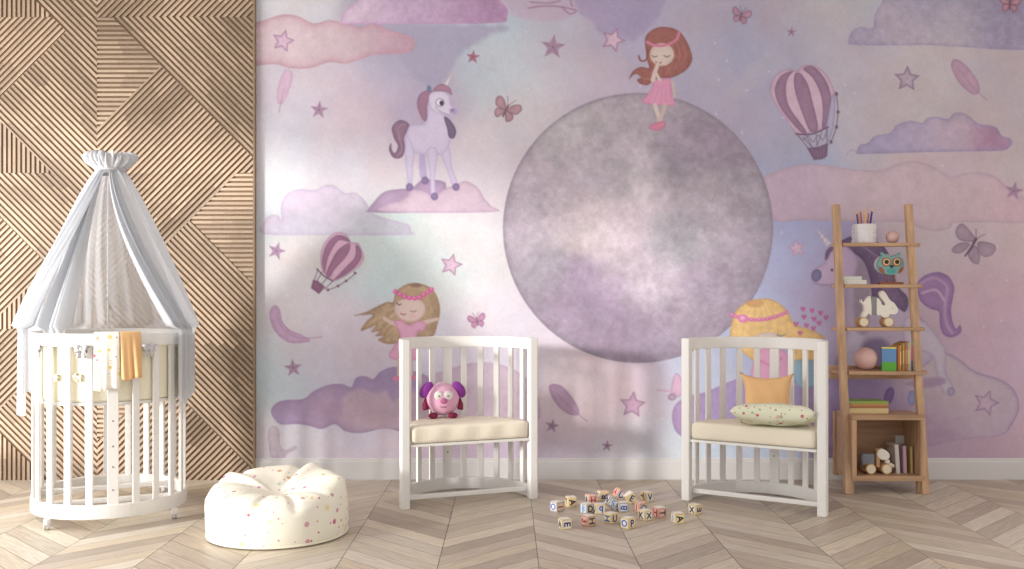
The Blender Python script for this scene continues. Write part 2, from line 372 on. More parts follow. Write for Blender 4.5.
ell(453.5, 111, 4.2, 3.6, (180,160,200)); ell(440, 102.5, 4.4, 4.2, (240,238,244), edge=(110,96,134), ew=0.7); ell(441.6, 103, 2.1, 2.6, (70,60,90)); ell(452.5, 110.5, 1, 0.9, (100,80,120))
stroke([(436,107),(441,112),(450,115)], 0.7, (140,120,160), 0.7)
paint([(444,84),(453,71),(448,86)], (226,214,216), sm=False, edge=(190,170,180), ew=0.6); ell(429, 88.5, 2.4, 3.2, (108,128,156))
# red haired girl on the moon
SK, HR = (220,202,194), (164,108,102)
paint([(645,44),(646,36),(652,30),(661,27),(672,28),(681,33),(687,42),(691,52),(692,60),(688,68),(680,74),(670,78),(660,78),(654,80),(648,85),(641,84),(637,80),(641,77),(635,74),(629,79),(633,71),(641,67),(649,68),(647,60),(646,52)], HR, edge=(134,84,84), ew=1.2, tex=0.1, ts=4)
stroke([(648,50),(647,58),(644,61),(640,60),(639,56)], 1.6, (140,88,86)); stroke([(637,74),(645,79),(652,78)], 1.2, (196,140,120), 0.6)
for q in range(6): stroke([(664+q*3,32+q),(672+q*3,44+q),(674+q*2.5,60),(666+q,74)], 0.8, (140,88,86) if q % 2 else (196,146,128), 0.4)
ell(662, 54.5, 12.2, 11.6, SK, edge=(206,180,172), ew=1.2)
paint([(650,45),(655,38),(661,31),(661,40),(655,44)], HR, tex=0.1); paint([(662,30),(670,34),(676,46),(668,43),(662,40)], HR, tex=0.1)
stroke([(647,42),(655,45.5),(666,45),(676,40),(679,33)], 2.6, (214,132,160))
stroke([(652,55.5),(654.5,57),(657,56)], 0.8, (110,84,92)); stroke([(664,55.5),(667,57),(670,55.5)], 0.8, (110,84,92)); stroke([(656,62),(658.5,63.5),(661,62.5)], 1, (130,70,80))
ell(653, 60, 2, 1.4, (222,176,176), 0.6)
paint([(654,81),(662,79),(671,79),(672,92),(675,104),(668,106),(655,105),(642,102),(648,94),(652,87)], (226,160,192), edge=(200,130,166), ew=1)
for q in range(5): stroke([(657+q*3,84),(648+q*6,103)], 0.8, (206,136,172), 0.6)
stroke([(658,64),(655,72),(653,80)], (3.6,4.6), SK); stroke([(655,72),(660,80)], 3, SK); stroke([(672,81),(674,90),(674,97)], 2.4, (208,190,184))
stroke([(655,105),(657,112),(661,121)], 4, SK); stroke([(665,105),(663,112),(659,122)], 4, (206,186,180))
paint([(649,128),(652,124),(659,122),(664,121),(665,126),(660,130),(653,130)], (214,140,166), edge=(186,110,140), ew=0.8)
# balloons
def balloon(env, stripes, c, d): 
    paint(env, c, edge=(178,140,166), ew=1.2, tex=0.04)
    for s_ in stripes: paint(s_, d, edge=(128,96,126), ew=1, tex=0.07)
balloon([(770,92),(773,79),(780,72),(790,69),(797,71),(802,66),(812,65),(822,70),(830,80),(835,95),(834,108),(831,122),(826,128),(812,132),(797,134),(788,122),(777,107)],
 [[(776,84),(782,75),(793,71),(787,80),(786,95),(791,110),(806,131),(801,132),(788,118),(779,105),(775,93)],[(795,74),(801,74),(808,85),(812,100),(818,128),(810,131),(803,115),(797,98),(794,84)],[(803,69),(812,66),(822,75),(829,88),(831,102),(826,126),(822,127),(823,110),(820,92),(812,77)]], (212,184,206), (158,128,156))
paint([(832,95),(835,105),(833,128),(828,141),(826,130)], (186,182,212), edge=(140,130,166), ew=0.8)
stroke([(796,134),(812,134),(828,127)], 1.6, (118,92,122))
for a, b in (((798,135),(808,148)),((806,135),(812,147)),((816,134),(817,146)),((827,128),(827,144)),((803,137),(812,147)),((822,132),(817,145))): stroke([a, b], 0.8, (122,98,126), 0.8)
stroke([(797,134),(803,140),(808,136),(813,142),(818,135),(823,140),(827,130)], 0.9, (132,106,134), 0.8)
stroke([(836,92),(838,110),(836,128),(831,142)], 0.8, (110,92,120))
for p in ((836.5,94),(838,112),(836.5,127),(831,142)): ell(p[0], p[1], 1.6, 1.8, (116,94,124))
paint([(807,148),(818,147),(828,143),(827,156),(822,159),(814,160)], (136,110,138), sm=False, edge=(104,80,108), ew=1)
for q in range(5): stroke([(810+q*4,148),(815+q*2.5,159)], 0.6, (104,80,108), 0.6)
balloon([(321,267),(321,252),(325,242),(331,235),(339,232),(347,235),(351,242),(358,243),(362,250),(364,258),(360,266),(352,272),(342,278),(333,281),(326,276)],
 [[(324,272),(322,262),(325,248),(331,239),(338,235),(346,237),(350,242),(340,240),(334,246),(328,258),(325,272)],[(326,274),(331,262),(338,250),(349,243),(350,249),(345,258),(335,269),(330,277)],[(334,280),(345,268),(355,257),(356,245),(361,250),(361,258),(356,266),(345,275)]], (212,172,196), (162,116,146))
for a, b in (((318,269),(314,281)),((322,272),(317,281)),((333,281),(325,289)),((328,277),(321,285))): stroke([a, b], 0.9, (120,92,116), 0.85)
stroke([(317,269),(324,276),(333,281)], 1.4, (120,92,116)); stroke([(356,273),(346,281),(336,287),(327,290)], 0.8, (120,92,116))
for p in ((355,273),(346,281),(338,286),(328,290)): ell(p[0], p[1], 1.3, 1.3, (116,88,112))
paint([(311,288),(313,280),(318,281),(325,287),(319,294)], (142,100,128), sm=False, edge=(110,76,104), ew=1)
# brown haired girl, arms spread
paint([(393,302),(396,292),(403,286),(412,283),(422,284),(432,289),(438,299),(440,312),(437,326),(433,336),(420,338),(402,336),(400,342),(388,344),(378,340),(384,336),(375,336),(381,331),(371,332),(376,325),(361,331),(366,322),(373,315),(363,315),(354,315.5),(366,312),(378,306),(387,302)], (184,158,130), edge=(150,120,98), ew=1.5, tex=0.12, ts=4)
for q in range(7): stroke([(398,306+q*3),(386,312+q*4),(366+q*4,326+q*2.4)], 0.9, (156,124,100) if q % 2 else (208,184,152), 0.5)
for q in range(4): stroke([(428+q*2,294),(433+q*1.5,310),(430+q,332)], 0.9, (156,124,100), 0.45)
ell(410, 309, 15.6, 13.2, (222,200,194), edge=(206,170,166), ew=1.5)
paint([(395,302),(398,293),(412,286),(426,292),(430,306),(420,300),(405,299)], (184,158,130), tex=0.1)
ell(416, 285.5, 6, 2, (120,96,84), 0.6)
for x, y in ((395.5,291.5),(400,294.5),(404.5,296.8),(409.5,298),(414.5,298.3),(419.5,297.5),(424,295),(428,292),(431.5,289.5)): ell(x, y, 2.5, 2.3, (216,96,164)); ell(x-0.4, y-0.5, 1, 0.9, (238,160,204))
stroke([(397,303),(399,305),(401,304)], 0.9, (90,70,90)); stroke([(411,311),(413.5,312),(416,310.5)], 0.8, (140,110,110)); stroke([(401,313.5),(403.5,314.8),(405.5,313.8)], 0.9, (150,80,84)); ell(413, 316, 2.6, 1.8, (226,170,180), 0.6)
stroke([(398,325),(390,322),(384,318)], (4.5,3.2), (214,192,184)); stroke([(423,323),(430,321),(437,319)], (4.5,3.2), (214,192,184))
paint([(394,322),(401,320),(409,325),(418,321),(426,323),(424,331),(418,332),(417,345),(420,358),(404,361),(389,357),(394,346),(400,338),(398,330)], (224,170,200), edge=(200,134,172), ew=1.2)
stroke([(399,360),(399,376)], 4, (212,190,186)); stroke([(411,360),(411,376)], 4, (212,190,186)); ell(397, 378.5, 4.4, 2.4, (224,130,160)); ell(412, 377.5, 4.4, 2.4, (224,130,160))
# golden haired girl behind the right cot
paint([(730,336),(732,322),(737,310),(747,302),(758,299),(770,299),(780,304),(788,312),(793,322),(801,327),(812,330),(825,338),(815,341),(816,362),(792,364),(784,346),(760,362),(745,354),(736,346)], (232,196,134), edge=(204,160,102), ew=1.5, tex=0.08, ts=4)
for q in range(12): stroke([(757+q*0.6,301),(741+q*4,318),(738+q*4.4,338)], 1.0, (208,160,96) if q % 2 else (246,218,160), 0.28)
ell(755, 303.5, 9, 4, (196,146,104), 0.6)
for q in range(15):
    t = q/14; ell(732+54*t, 315+24*t*(1-t)-2.5*t, 2.1, 2.0, (212,110,168)); ell(732+54*t, 314.6+24*t*(1-t)-2.5*t, 0.9, 0.8, (232,170,204))
ell(743, 318.5, 5, 4.2, (220,128,182)); ell(742.5, 318, 2.6, 2, (236,180,214))
ell(768, 343, 17, 11, (222,206,198), edge=(206,180,176), ew=1.5); stroke([(777,335),(781,336),(785,334.5)], 1, (110,120,110))
paint([(757,352),(784,351),(790,372),(794,388),(754,388)], (222,166,200), edge=(200,134,176), ew=1.2); stroke([(760,360),(770,365),(782,358)], 1.5, (204,120,170), 0.7)
paint([(792,362),(820,362),(832,378),(800,388)], (150,192,214), 0.9, edge=(120,160,190), ew=1.2)
for x, y in ((803,309),(812,310.5),(820.5,313),(804,317),(814,319),(826,317.5),(796,324),(806.5,325.5),(819,323),(813.5,328.5),(800,333)):
    paint([(x-2.4,y-0.8),(x-1.3,y-2.2),(x,y-1.1),(x+1.4,y-2.2),(x+2.4,y-0.8),(x+0.1,y+2.5)], (208,112,166), edge=(176,84,140), ew=0.6)
# large unicorn behind the ladder shelf
BL, BD, MN = (196,184,212), (164,148,186), (120,100,134)
paint([(845,262),(870,258),(884,280),(904,300),(922,318),(936,340),(930,362),(905,372),(872,366),(852,345),(844,318),(846,290)], (190,176,200), edge=BD, ew=2.5, tex=0.04)
paint([(848,335),(860,330),(864,350),(858,366),(846,366)], (206,198,220), 0.9, soft=2)
paint([(862,345),(880,338),(892,350),(888,372),(868,372)], (128,112,152), 0.9, soft=3)
paint([(858,262),(866,252),(870,290),(868,330),(856,330),(854,290)], (164,148,168), 0.9, soft=2)
paint([(836,246),(852,236),(870,238),(885,248),(893,265),(897,285),(908,298),(905,312),(894,306),(884,318),(873,300),(870,280),(864,262),(852,252)], MN, edge=(96,78,112), ew=2, tex=0.1, ts=5)
for q in range(5): stroke([(852+q*3,242+q),(872+q*3,254+q*2),(880+q*3,280),(888+q*3,300)], 1.2, (158,132,164), 0.5)
paint([(811,274),(816,268),(825,262),(828,253),(834,246),(846,246),(858,260),(852,282),(840,288),(826,286),(815,283)], (202,180,210), edge=(164,144,186), ew=1.5)
ell(816.5, 275.5, 5, 6.2, (132,128,166), rot=0.3, edge=(96,92,132), ew=1.2); stroke([(814,283),(822,285),(834,284)], 1, (150,130,170), 0.8); ell(832, 270, 1.2, 1.4, (80,60,90))
paint([(825,260),(826,251),(832,246),(838,247),(831,252),(828,258)], MN); paint([(814.5,226.5),(826,247),(832,243)], (228,220,230), sm=False, edge=(186,176,200), ew=0.8)
for q in range(4): stroke([(819+q*3,236+q*4),(822+q*3,233+q*4)], 0.7, (170,160,186), 0.8)
paint([(917,284),(924,276),(937,272),(948,276),(954,286),(953,297),(951,308),(952,320),(956,329),(960,325),(961,332),(953,337),(944,335),(940,325),(939,312),(931,309),(922,303),(918,294)], (158,126,172), edge=(122,96,148), ew=1.4, tex=0.06)
stroke([(920,284),(934,278),(947,287),(945,305),(946,322),(952,333)], 3, (188,156,192), 0.7); stroke([(922,293),(936,290),(944,300)], 2.4, (204,176,202), 0.8)
paint([(905,318),(925,322),(941,342),(946,352),(946,372),(953,386),(954,394),(948,396),(941,388),(936,372),(932,356),(918,350),(905,345)], (200,190,208), edge=(166,150,182), ew=1.3)
ell(951, 391.5, 3.6, 4.2, (176,164,194), edge=(130,118,152), ew=1)
ell(889, 396, 4.6, 9, (126,100,152), rot=0.3, edge=(96,72,126), ew=1.2); ell(912, 398, 4, 7.5, (148,156,200), edge=(116,120,170), ew=1.2)
paint([(905,384),(925,378),(944,378),(944,384),(925,388)], (160,132,172), 0.7, soft=1.5)
# feathers
for P, s_, c in (([(277,99),(278,88),(282,75),(288,69),(293,75),(290,88),(284,102),(279,104)], [(284,88),(281,103),(279,112)], (212,182,204)),
  ([(270,311),(275,305),(280,310),(282,321),(290,330),(302,335),(310,341),(300,343),(288,342),(277,334),(271,323)], [(276,315),(284,330),(300,338),(322,337)], (196,162,194)),
  ([(549,387),(554,384),(563,387),(571,396),(577,405),(579,414),(571,415),(560,408),(552,397)], [(556,392),(570,408),(587,421)], (190,160,188)),
  ([(951,66),(954,59),(962,62),(970,70),(978,82),(979,92),(972,94),(962,86),(955,76)], [(958,68),(972,86),(987,100)], (190,156,180))):
    paint(P, c, 0.95, edge=(max(c[0]-24,0), c[1]-28, c[2]-18), ew=1.2, tex=0.05, warp=0.3); stroke(s_, (0.6,1.0), (170,136,166), 0.8)
# stars
LT, LTD, DKS, DKD = (222,194,214), (160,124,156), (172,142,168), (124,94,130)
for a in ((283,41,11,0.25,LT,LTD),(613,40,12,0.35,LT,LTD),(451,265,11,0.25,LT,LTD),(632.5,405,13,0.1,(214,176,204),LTD),(907,79,12.5,0.05,(196,180,198),(132,112,140)),(797,248.5,9,-0.2,(220,190,214),(190,156,190)),(986,403,13,0.3,(196,174,192),(150,124,158))): star(*a)
for a in ((319,110,8.5,0.1),(553,47,12,0.1),(276.5,251,8.5,0.3),(293,368,8.5,-0.1),(552,426,6.5,0.2),(607,446,5,0.1),(1014,191,9,0.2),(791.5,32,4.5,0.1)): star(*a, DKS, DKD, fill=False)
star(473, 57, 6.5, 0.1, (176,118,136), (136,84,108), fill=False)
flutter(506, 110, 14, 0.45, (180,146,156), (120,86,104)); flutter(477, 321, 9, -0.2, (204,156,186), (140,90,124)); flutter(741, 16, 10, 0.25, (190,150,172), (124,88,112)); flutter(1010, 4, 11, 0.1, (196,150,168), (120,80,96))
W1, W2 = (168,148,166), (124,104,128)
for P in ([(956,229),(962,223.5),(970,231),(976,241),(963,241),(957,237)],[(952,249),(960,243),(970,244),(963,252),(955,253)],[(978,242),(990,243),(996,247),(993,254),(985,257),(979,252)],[(970,250),(976,246),(980,256),(978,264),(972,262),(968,255)]): paint(P, W1, edge=W2, ew=1, tex=0.07)
stroke([(965,256),(971,248),(976,239)], (1.6,3), (100,84,108)); stroke([(976,239),(976,229)], 0.7, W2); stroke([(976,239),(985,234)], 0.7, W2)
# squirrel, little fairies
paint([(268,433),(272,426),(279,430),(280,444),(285,450),(295,446),(296,449),(287,454),(284,458),(272,458),(269,446)], (200,184,198), 0.7, edge=(172,154,178), ew=1.4, tex=0.08)
for P in ([(528,8),(545,6),(562,7),(575,10)],[(530,2),(548,3),(560,1)],[(562,7),(570,14),(577,11)],[(570,0),(572,6)]): stroke(P, 1.6, (160,122,152), 0.75)
paint([(675,374),(681,378),(683,392),(677,397),(671,392)], (216,180,206), edge=(160,130,166), ew=0.8); stroke([(658,390),(668,391),(676,393)], 2, (206,170,196)); ell(672, 397, 4, 3.4, (184,160,184), edge=(130,104,136), ew=0.8)
stroke([(846,155),(852,150),(858,153)], 1, (170,140,170), 0.6)

g_ = IMG.mean(-1, keepdims=True); IMG = g_+(IMG-g_)*0.98
IMG *= (1+0.035*fbm(GX, GY, 5, 91, 3)+0.03*(np.random.RandomState(9).rand(*GX.shape)-0.5)+0.05*fbm(GX, GY, 22, 95, 3))[..., None]
IMG = IMG*0.95+np.array([226,218,228])*0.05
IMG = np.clip(IMG, 0, 255)
NXg, NYg = len(xs), len(ys)
co = np.zeros((NYg*NXg, 3)); co[:,0] = ((GX-CX)/180.0).ravel(); co[:,1] = WY; co[:,2] = np.maximum((1-(GY-HY)/180.0).ravel(), -0.01)
me = bpy.data.meshes.new('wall_back'); idx = np.arange(NYg*NXg).reshape(NYg, NXg)
q = np.stack([idx[:-1,:-1], idx[1:,:-1], idx[1:,1:], idx[:-1,1:]], -1).reshape(-1, 4)
me.vertices.add(len(co)); me.vertices.foreach_set('co', co.ravel())
me.loops.add(q.size); me.loops.foreach_set('vertex_index', q.ravel().astype(np.int32))
me.polygons.add(len(q)); me.polygons.foreach_set('loop_start', np.arange(0, q.size, 4, dtype=np.int32)); me.polygons.foreach_set('loop_total', np.full(len(q), 4, dtype=np.int32))
me.update()
ca = me.color_attributes.new('mural', 'FLOAT_COLOR', 'POINT')
MURAL_GAIN = 0.99
cl = np.ones((len(co), 4)); cl[:,:3] = s2l(IMG.reshape(-1, 3)/255.0)*MURAL_GAIN
ca.data.foreach_set('color', cl.ravel())
wm = bpy.data.materials.new('wallpaper'); wm.use_nodes = True; nt = wm.node_tree; b = nt.nodes['Principled BSDF']
at = nt.nodes.new('ShaderNodeVertexColor'); at.layer_name = 'mural'
tc = nt.nodes.new('ShaderNodeTexCoord'); nz = nt.nodes.new('ShaderNodeTexNoise'); nz.inputs['Scale'].default_value = 70; nz.inputs['Detail'].default_value = 4
nt.links.new(tc.outputs['Object'], nz.inputs['Vector'])
mr = nt.nodes.new('ShaderNodeMapRange'); mr.inputs['To Min'].default_value = 0.93; mr.inputs['To Max'].default_value = 1.07
nt.links.new(nz.outputs['Fac'], mr.inputs['Value'])
mx = nt.nodes.new('ShaderNodeVectorMath'); mx.operation = 'SCALE'
nt.links.new(at.outputs['Color'], mx.inputs[0]); nt.links.new(mr.outputs[0], mx.inputs['Scale'])
nt.links.new(mx.outputs[0], b.inputs['Base Color']); b.inputs['Roughness'].default_value = 0.8; b.inputs['Specular IOR Level'].default_value = 0.2
me.materials.append(wm)
wall = bpy.data.objects.new('wall_back', me); C.objects.link(wall); struct(wall)
# ------------------------------------------------------------------ slatted oak cladding left of the mural
PY = WY-0.034; SP = F/PY             # front of the slats
def attr_mat(name, rough, gain_noise, sc, stretch, bump=0.0):
    m = bpy.data.materials.new(name); m.use_nodes = True; nt = m.node_tree; b = nt.nodes['Principled BSDF']
    b.inputs['Roughness'].default_value = rough; b.inputs['Specular IOR Level'].default_value = 0.3
    at = nt.nodes.new('ShaderNodeVertexColor'); at.layer_name = 'tone'
    uv = nt.nodes.new('ShaderNodeUVMap'); uv.uv_map = 'UVMap'
    mp = nt.nodes.new('ShaderNodeMapping'); mp.inputs['Scale'].default_value = stretch
    nt.links.new(uv.outputs[0], mp.inputs['Vector'])
    n = nt.nodes.new('ShaderNodeTexNoise'); n.inputs['Scale'].default_value = sc; n.inputs['Detail'].default_value = 6; n.inputs['Distortion'].default_value = 0.6
    nt.links.new(mp.outputs[0], n.inputs['Vector'])
    mr = nt.nodes.new('ShaderNodeMapRange'); mr.inputs['From Min'].default_value = 0.25; mr.inputs['From Max'].default_value = 0.75
    mr.inputs['To Min'].default_value = 1-gain_noise; mr.inputs['To Max'].default_value = 1+gain_noise*0.6
    nt.links.new(n.outputs['Fac'], mr.inputs['Value'])
    v = nt.nodes.new('ShaderNodeVectorMath'); v.operation = 'SCALE'
    nt.links.new(at.outputs['Color'], v.inputs[0]); nt.links.new(mr.outputs[0], v.inputs['Scale']); nt.links.new(v.outputs[0], b.inputs['Base Color'])
    return m
def poly_mesh(name, polys, matl):
    """polys: list of (verts3d, colour, [uv]) -> one mesh with per-face tone and uv"""
    vs = []; fs = []; cols = []; uvs = []
    for P, c, U in polys:
        o = len(vs); vs += P; fs.append(tuple(range(o, o+len(P))))
        cols += [c]*len(P); uvs += U
    me = bpy.data.meshes.new(name); me.from_pydata(vs, [], fs)
    ca = me.color_attributes.new('tone', 'FLOAT_COLOR', 'CORNER'); ca.data.foreach_set('color', np.array(cols, float).ravel())
    ul = me.uv_layers.new(name='UVMap'); ul.data.foreach_set('uv', np.array(uvs, float).ravel())
    me.materials.append(matl); o = bpy.data.objects.new(name, me); C.objects.link(o); return o
def clip(poly, nx, ny, d):
    """keep nx*x+ny*y <= d"""
    out = []
    for i in range(len(poly)):
        a, b = poly[i-1], poly[i]; da, db = nx*a[0]+ny*a[1]-d, nx*b[0]+ny*b[1]-d
        if (da <= 0) != (db <= 0):
            t = da/(da-db); out.append((a[0]+t*(b[0]-a[0]), a[1]+t*(b[1]-a[1])))
        if db <= 0: out.append(b)
    return out
TILES = {
 'a': [('-', [(0,0),(15,0),(64,49),(0,112)]), ('\\', [(15,0),(156,0),(156,141)]), ('/', [(64,49),(156,141),(156,156),(0,156),(0,112)])],
 'b': [('/', [(0,0),(140,0),(0,140)]), ('-', [(140,0),(156,0),(156,111),(93,47)]), ('\\', [(93,47),(156,111),(156,156),(0,156),(0,140)])],
 'c': [('/', [(0,0),(111,0),(125,14),(0,139)]), ('|', [(0,139),(47,92),(111,156),(0,156)]), ('\\', [(111,0),(156,0),(156,14),(125,14)]), ('\\', [(125,14),(156,14),(156,156),(111,156),(47,92)])],
 'd': [('\\', [(15,0),(156,0),(156,141)]), ('/', [(0,0),(15,0),(108,93),(45,156),(0,156)]), ('|', [(108,93),(156,141),(156,156),(45,156)])]}
LAY = {(1,0):'a',(1,1):'b',(1,2):'a',(1,-1):'a',(1,-2):'b',(0,0):'c',(0,1):'d',(0,2):'c',(0,-1):'c',(0,-2):'d',(-1,-2):'b',(-1,-1):'a',(-1,0):'a',(-1,1):'b',(-1,2):'a'}
polys = []
pitch = 4.73; hw = 1.28; s5 = math.sqrt(0.5)
rs = np.random.RandomState(5)
def wtone(x, y):
    return 0
xx, yy = np.meshgrid(np.arange(-240, 260, 10.0), np.arange(-300, 490, 10.0))
PT = fbm(xx+300, yy+400, 26, 71, 3)*0.9+fbm(xx+300, yy+400, 70, 81, 2)*0.8
def patch(x, y): return PT[int(np.clip((y+300)/10, 0, PT.shape[0]-1)), int(np.clip((x+240)/10, 0, PT.shape[1]-1))]
def W3(x, y, Y): return ((x-CX)/SP, Y, max(1-(y-HY)/SP, 0.0))
FRONT, BACK = PY, PY+0.009
for (cx_, cy_), k in LAY.items():
    ox, oy = 97+156*(cx_-1), 17+156*cy_
    for ch, P in TILES[k]:
        P = [(ox+a, oy+b) for a, b in P]
        P = clip(P, 0, 1, 481.0)
        if len(P) < 3: continue
        nx, ny = {'-': (0,1), '|': (1,0), '\\': (s5,-s5), '/': (s5,s5)}[ch]
        dx, dy = -ny, nx
        # inset a hair so neighbouring fields show a seam
        pr = [nx*a+ny*b for a, b in P]
        for i in range(int(math.floor(min(pr)/pitch))-1, int(math.ceil(max(pr)/pitch))+2):
            c0 = i*pitch
            Q = clip(clip(P, nx, ny, c0+hw), -nx, -ny, -(c0-hw))
            if len(Q) < 3: continue
            al = [dx*a+dy*b for a, b in Q]; a0, a1 = min(al), max(al)
            if a1-a0 < 1.5: continue
            g = rs.uniform(0.86, 1.08); off = rs.rand()*50
            # slats are cut in lengths so the stain varies along them
            n = max(1, int((a1-a0)/20)); cuts = np.linspace(a0, a1, n+1)
            tg = {'-': 1.03, '|': 0.97, '/': 0.97, '\\': 1.0}[ch]
            for j in range(n):
                R = clip(clip(Q, dx, dy, cuts[j+1]), -dx, -dy, -cuts[j])
                if len(R) < 3: continue
                mx_, my_ = sum(p[0] for p in R)/len(R), sum(p[1] for p in R)/len(R)
                t = g*tg*(1+1.0*patch(mx_, my_))*rs.uniform(0.95, 1.05)
                base = np.array(lin((182,162,140))[:3])*np.clip(t, 0.55, 1.25)
                col = (*base, 1); side = (*(np.array(lin((150,120,94))[:3])*np.clip(t, 0.6, 1.2)), 1)
                F3 = [W3(a, b, FRONT) for a, b in R]; U = [((dx*a+dy*b)/SP+off, (nx*a+ny*b)/SP+off) for a, b in R]
                # face the room (-Y)
                ar = sum(R[q-1][0]*R[q][1]-R[q][0]*R[q-1][1] for q in range(len(R)))
                if ar > 0: F3 = F3[::-1]; U = U[::-1]; R = R[::-1]
                polys.append((F3, col, U))
                for q in range(len(R)):
                    a, b = R[q-1], R[q]
                    if abs((b[0]-a[0])*nx+(b[1]-a[1])*ny) > 0.7*math.hypot(b[0]-a[0], b[1]-a[1]) and 0 < j < n-1: continue
                    polys.append(([W3(*a, FRONT), W3(*a, BACK), W3(*b, BACK), W3(*b, FRONT)][::-1], side, [(0+off,0),(0+off,.01),(.1+off,.01),(.1+off,0)]))
bc = (*lin((146,119,95))[:3], 1)
x0, x1 = -240, 253.0
def quad(ps, c): polys.append((ps, c, [(0,0),(1,0),(1,1),(0,1)]))
quad([W3(x0,-300,BACK), W3(x0,481,BACK), W3(x1,481,BACK), W3(x1,-300,BACK)], bc)
ec = (*lin((150,128,104))[:3], 1)
quad([W3(x1,-300,FRONT-0.002), W3(x1,481,FRONT-0.002), W3(x1+1.6,481,FRONT-0.002), W3(x1+1.6,-300,FRONT-0.002)], ec)
quad([W3(x1+1.6,-300,FRONT-0.002), W3(x1+1.6,481,FRONT-0.002), W3(x1+1.6,481,WY-0.001), W3(x1+1.6,-300,WY-0.001)], ec)
quad([W3(x1,-300,FRONT-0.002), W3(x1,481,FRONT-0.002), W3(x1,481,BACK), W3(x1,-300,BACK)], ec)
clad = poly_mesh('trim_1', polys, attr_mat('oak_slats', 0.6, 0.22, 14, (2.0, 30, 1)))
struct(clad)

# ------------------------------------------------------------------ chevron oak floor
polys = []; colw = 0.378; X0 = -0.259; pw = 0.1305
cols_ = range(-10, 12)
tones = [(206,194,176),(198,186,168),(212,200,180),(192,178,162),(202,188,166),(210,200,184),(184,170,154)]
fr = np.random.RandomState(12)
for ci in cols_:
    xa = X0+ci*colw; xb = xa+colw; rise = (ci % 2 == 0); g = 0.0012
    for k in range(-8, 60):
        y = 4.252-pw*30+k*pw
        ya, yb = (y, y+colw) if rise else (y+colw, y)
        if max(ya, yb) < -0.2 or min(ya, yb) > WY+0.1: continue
        P = [(xa+g, ya+g*1.2), (xb-g, yb+g*1.2), (xb-g, yb+pw-g*1.2), (xa+g, ya+pw-g*1.2)]
        P = clip(clip(P, 0, 1, WY), 0, -1, 0.3)
        if len(P) < 3: continue
        c = np.array(lin(tones[fr.randint(len(tones))])[:3])*fr.uniform(0.9, 1.08); off = fr.rand()*90
        sgn = 1 if rise else -1
        U = [((a+sgn*b)*0.7071+off, (-sgn*a+b)*0.7071+off) for a, b in P]
        polys.append(([(a, b, 0.0) for a, b in P], (*c, 1), U))
gc = (*lin((96,82,70))[:3], 1)
polys.append(([(-4.0,0.3,-0.003),(4.2,0.3,-0.003),(4.2,WY+.1,-0.003),(-4.0,WY+.1,-0.003)], gc, [(0,0)]*4))
fm = attr_mat('oak_chevron', 0.42, 0.22, 7, (1.2, 14, 1))
floor = poly_mesh('floor', polys, fm); struct(floor)

# baseboard with a small moulded top
bb = MB(); bx0 = (254.8-CX)/180.0
prof = [(WY, 0.0), (WY-0.016, 0.0), (WY-0.016, 0.096), (WY-0.012, 0.102), (WY-0.012, 0.110), (WY-0.007, 0.117), (WY, 0.117)]
bb.add([(bx0, a, b) for a, b in prof]+[(4.0, a, b) for a, b in prof], [tuple(range(6,-1,-1)), tuple(range(7,14))]+[(i, (i+1) % 7, (i+1) % 7+7, i+7) for i in range(7)])
struct(bb.build('baseboard_back', basew))

# ------------------------------------------------------------------ rest of the room: left wall with tall windows, right wall, ceiling
plaster = mat('plaster', (226,222,218), 0.8)
LX, RX, CZ = -3.6, 3.9, 3.1
w = MB()
def yz(y0, y1, z0, z1, x=LX, t=0.12): w.box((x-t/2, (y0+y1)/2, (z0+z1)/2), (t, y1-y0, z1-z0))
yz(0.0, 1.5, 0, CZ); yz(1.5, 4.9, 0, 0.25); yz(1.5, 4.9, 2.25, CZ); yz(4.9, WY, 0, CZ)
struct(w.build('wall_left', plaster))
w = MB(); yz(0.0, WY, 0, CZ, RX+0.12); struct(w.build('wall_right', plaster))
w = MB(); w.box(((LX+RX)/2, WY/2, CZ+0.05), (RX-LX, WY, 0.1)); struct(w.build('ceiling', plaster))
for i, (y0, y1) in enumerate(((1.5, 3.2), (3.2, 4.9))):
    f = MB(); z0, z1 = 0.25, 2.25
    for (a, b, c, d) in ((y0, y1, z0, z0+.05), (y0, y1, z1-.05, z1), (y0, y0+.05, z0, z1), (y1-.05, y1, z0, z1)):
        f.box((LX-0.06, (a+b)/2, (c+d)/2), (0.06, b-a, d-c))
    n = 1
    for q in range(1, n+1): f.box((LX-0.06, y0+(y1-y0)*q/(n+1), (z0+z1)/2), (0.05, .04, z1-z0-.1))
    f.box((LX-0.06, (y0+y1)/2, 1.75), (0.05, y1-y0-.1, .04))
    struct(f.build('window_%d' % (i+1), white))

# ------------------------------------------------------------------ light
world = bpy.data.worlds.new('world'); bpy.context.scene.world = world; world.use_nodes = True
bg = world.node_tree.nodes['Background']; bg.inputs[0].default_value = (0.96, 0.965, 1.0, 1); bg.inputs[1].default_value = WORLD
def area(name, loc, size, rot, energy, col=(1,1,1)):
    l = bpy.data.lights.new(name, 'AREA'); l.shape = 'RECTANGLE'; l.size, l.size_y = size; l.energy = energy; l.color = col
    o = bpy.data.objects.new(name, l); C.objects.link(o); o.location = loc; o.rotation_euler = rot; return o
area('window_light', (LX+0.02, 3.2, 1.25), (1.9, 3.2), (0, -PI/2, 0), WIN1, (1.0, 0.985, 0.975))
sl = bpy.data.lights.new('sun', 'SUN'); sl.energy = SUN; sl.angle = math.radians(SUNA); sl.color = (1.0, 0.965, 0.92)
so = bpy.data.objects.new('sun', sl); C.objects.link(so); so.location = (-6, 0, 3)
so.rotation_euler = Vector(SUND).to_track_quat('-Z', 'Y').to_euler()

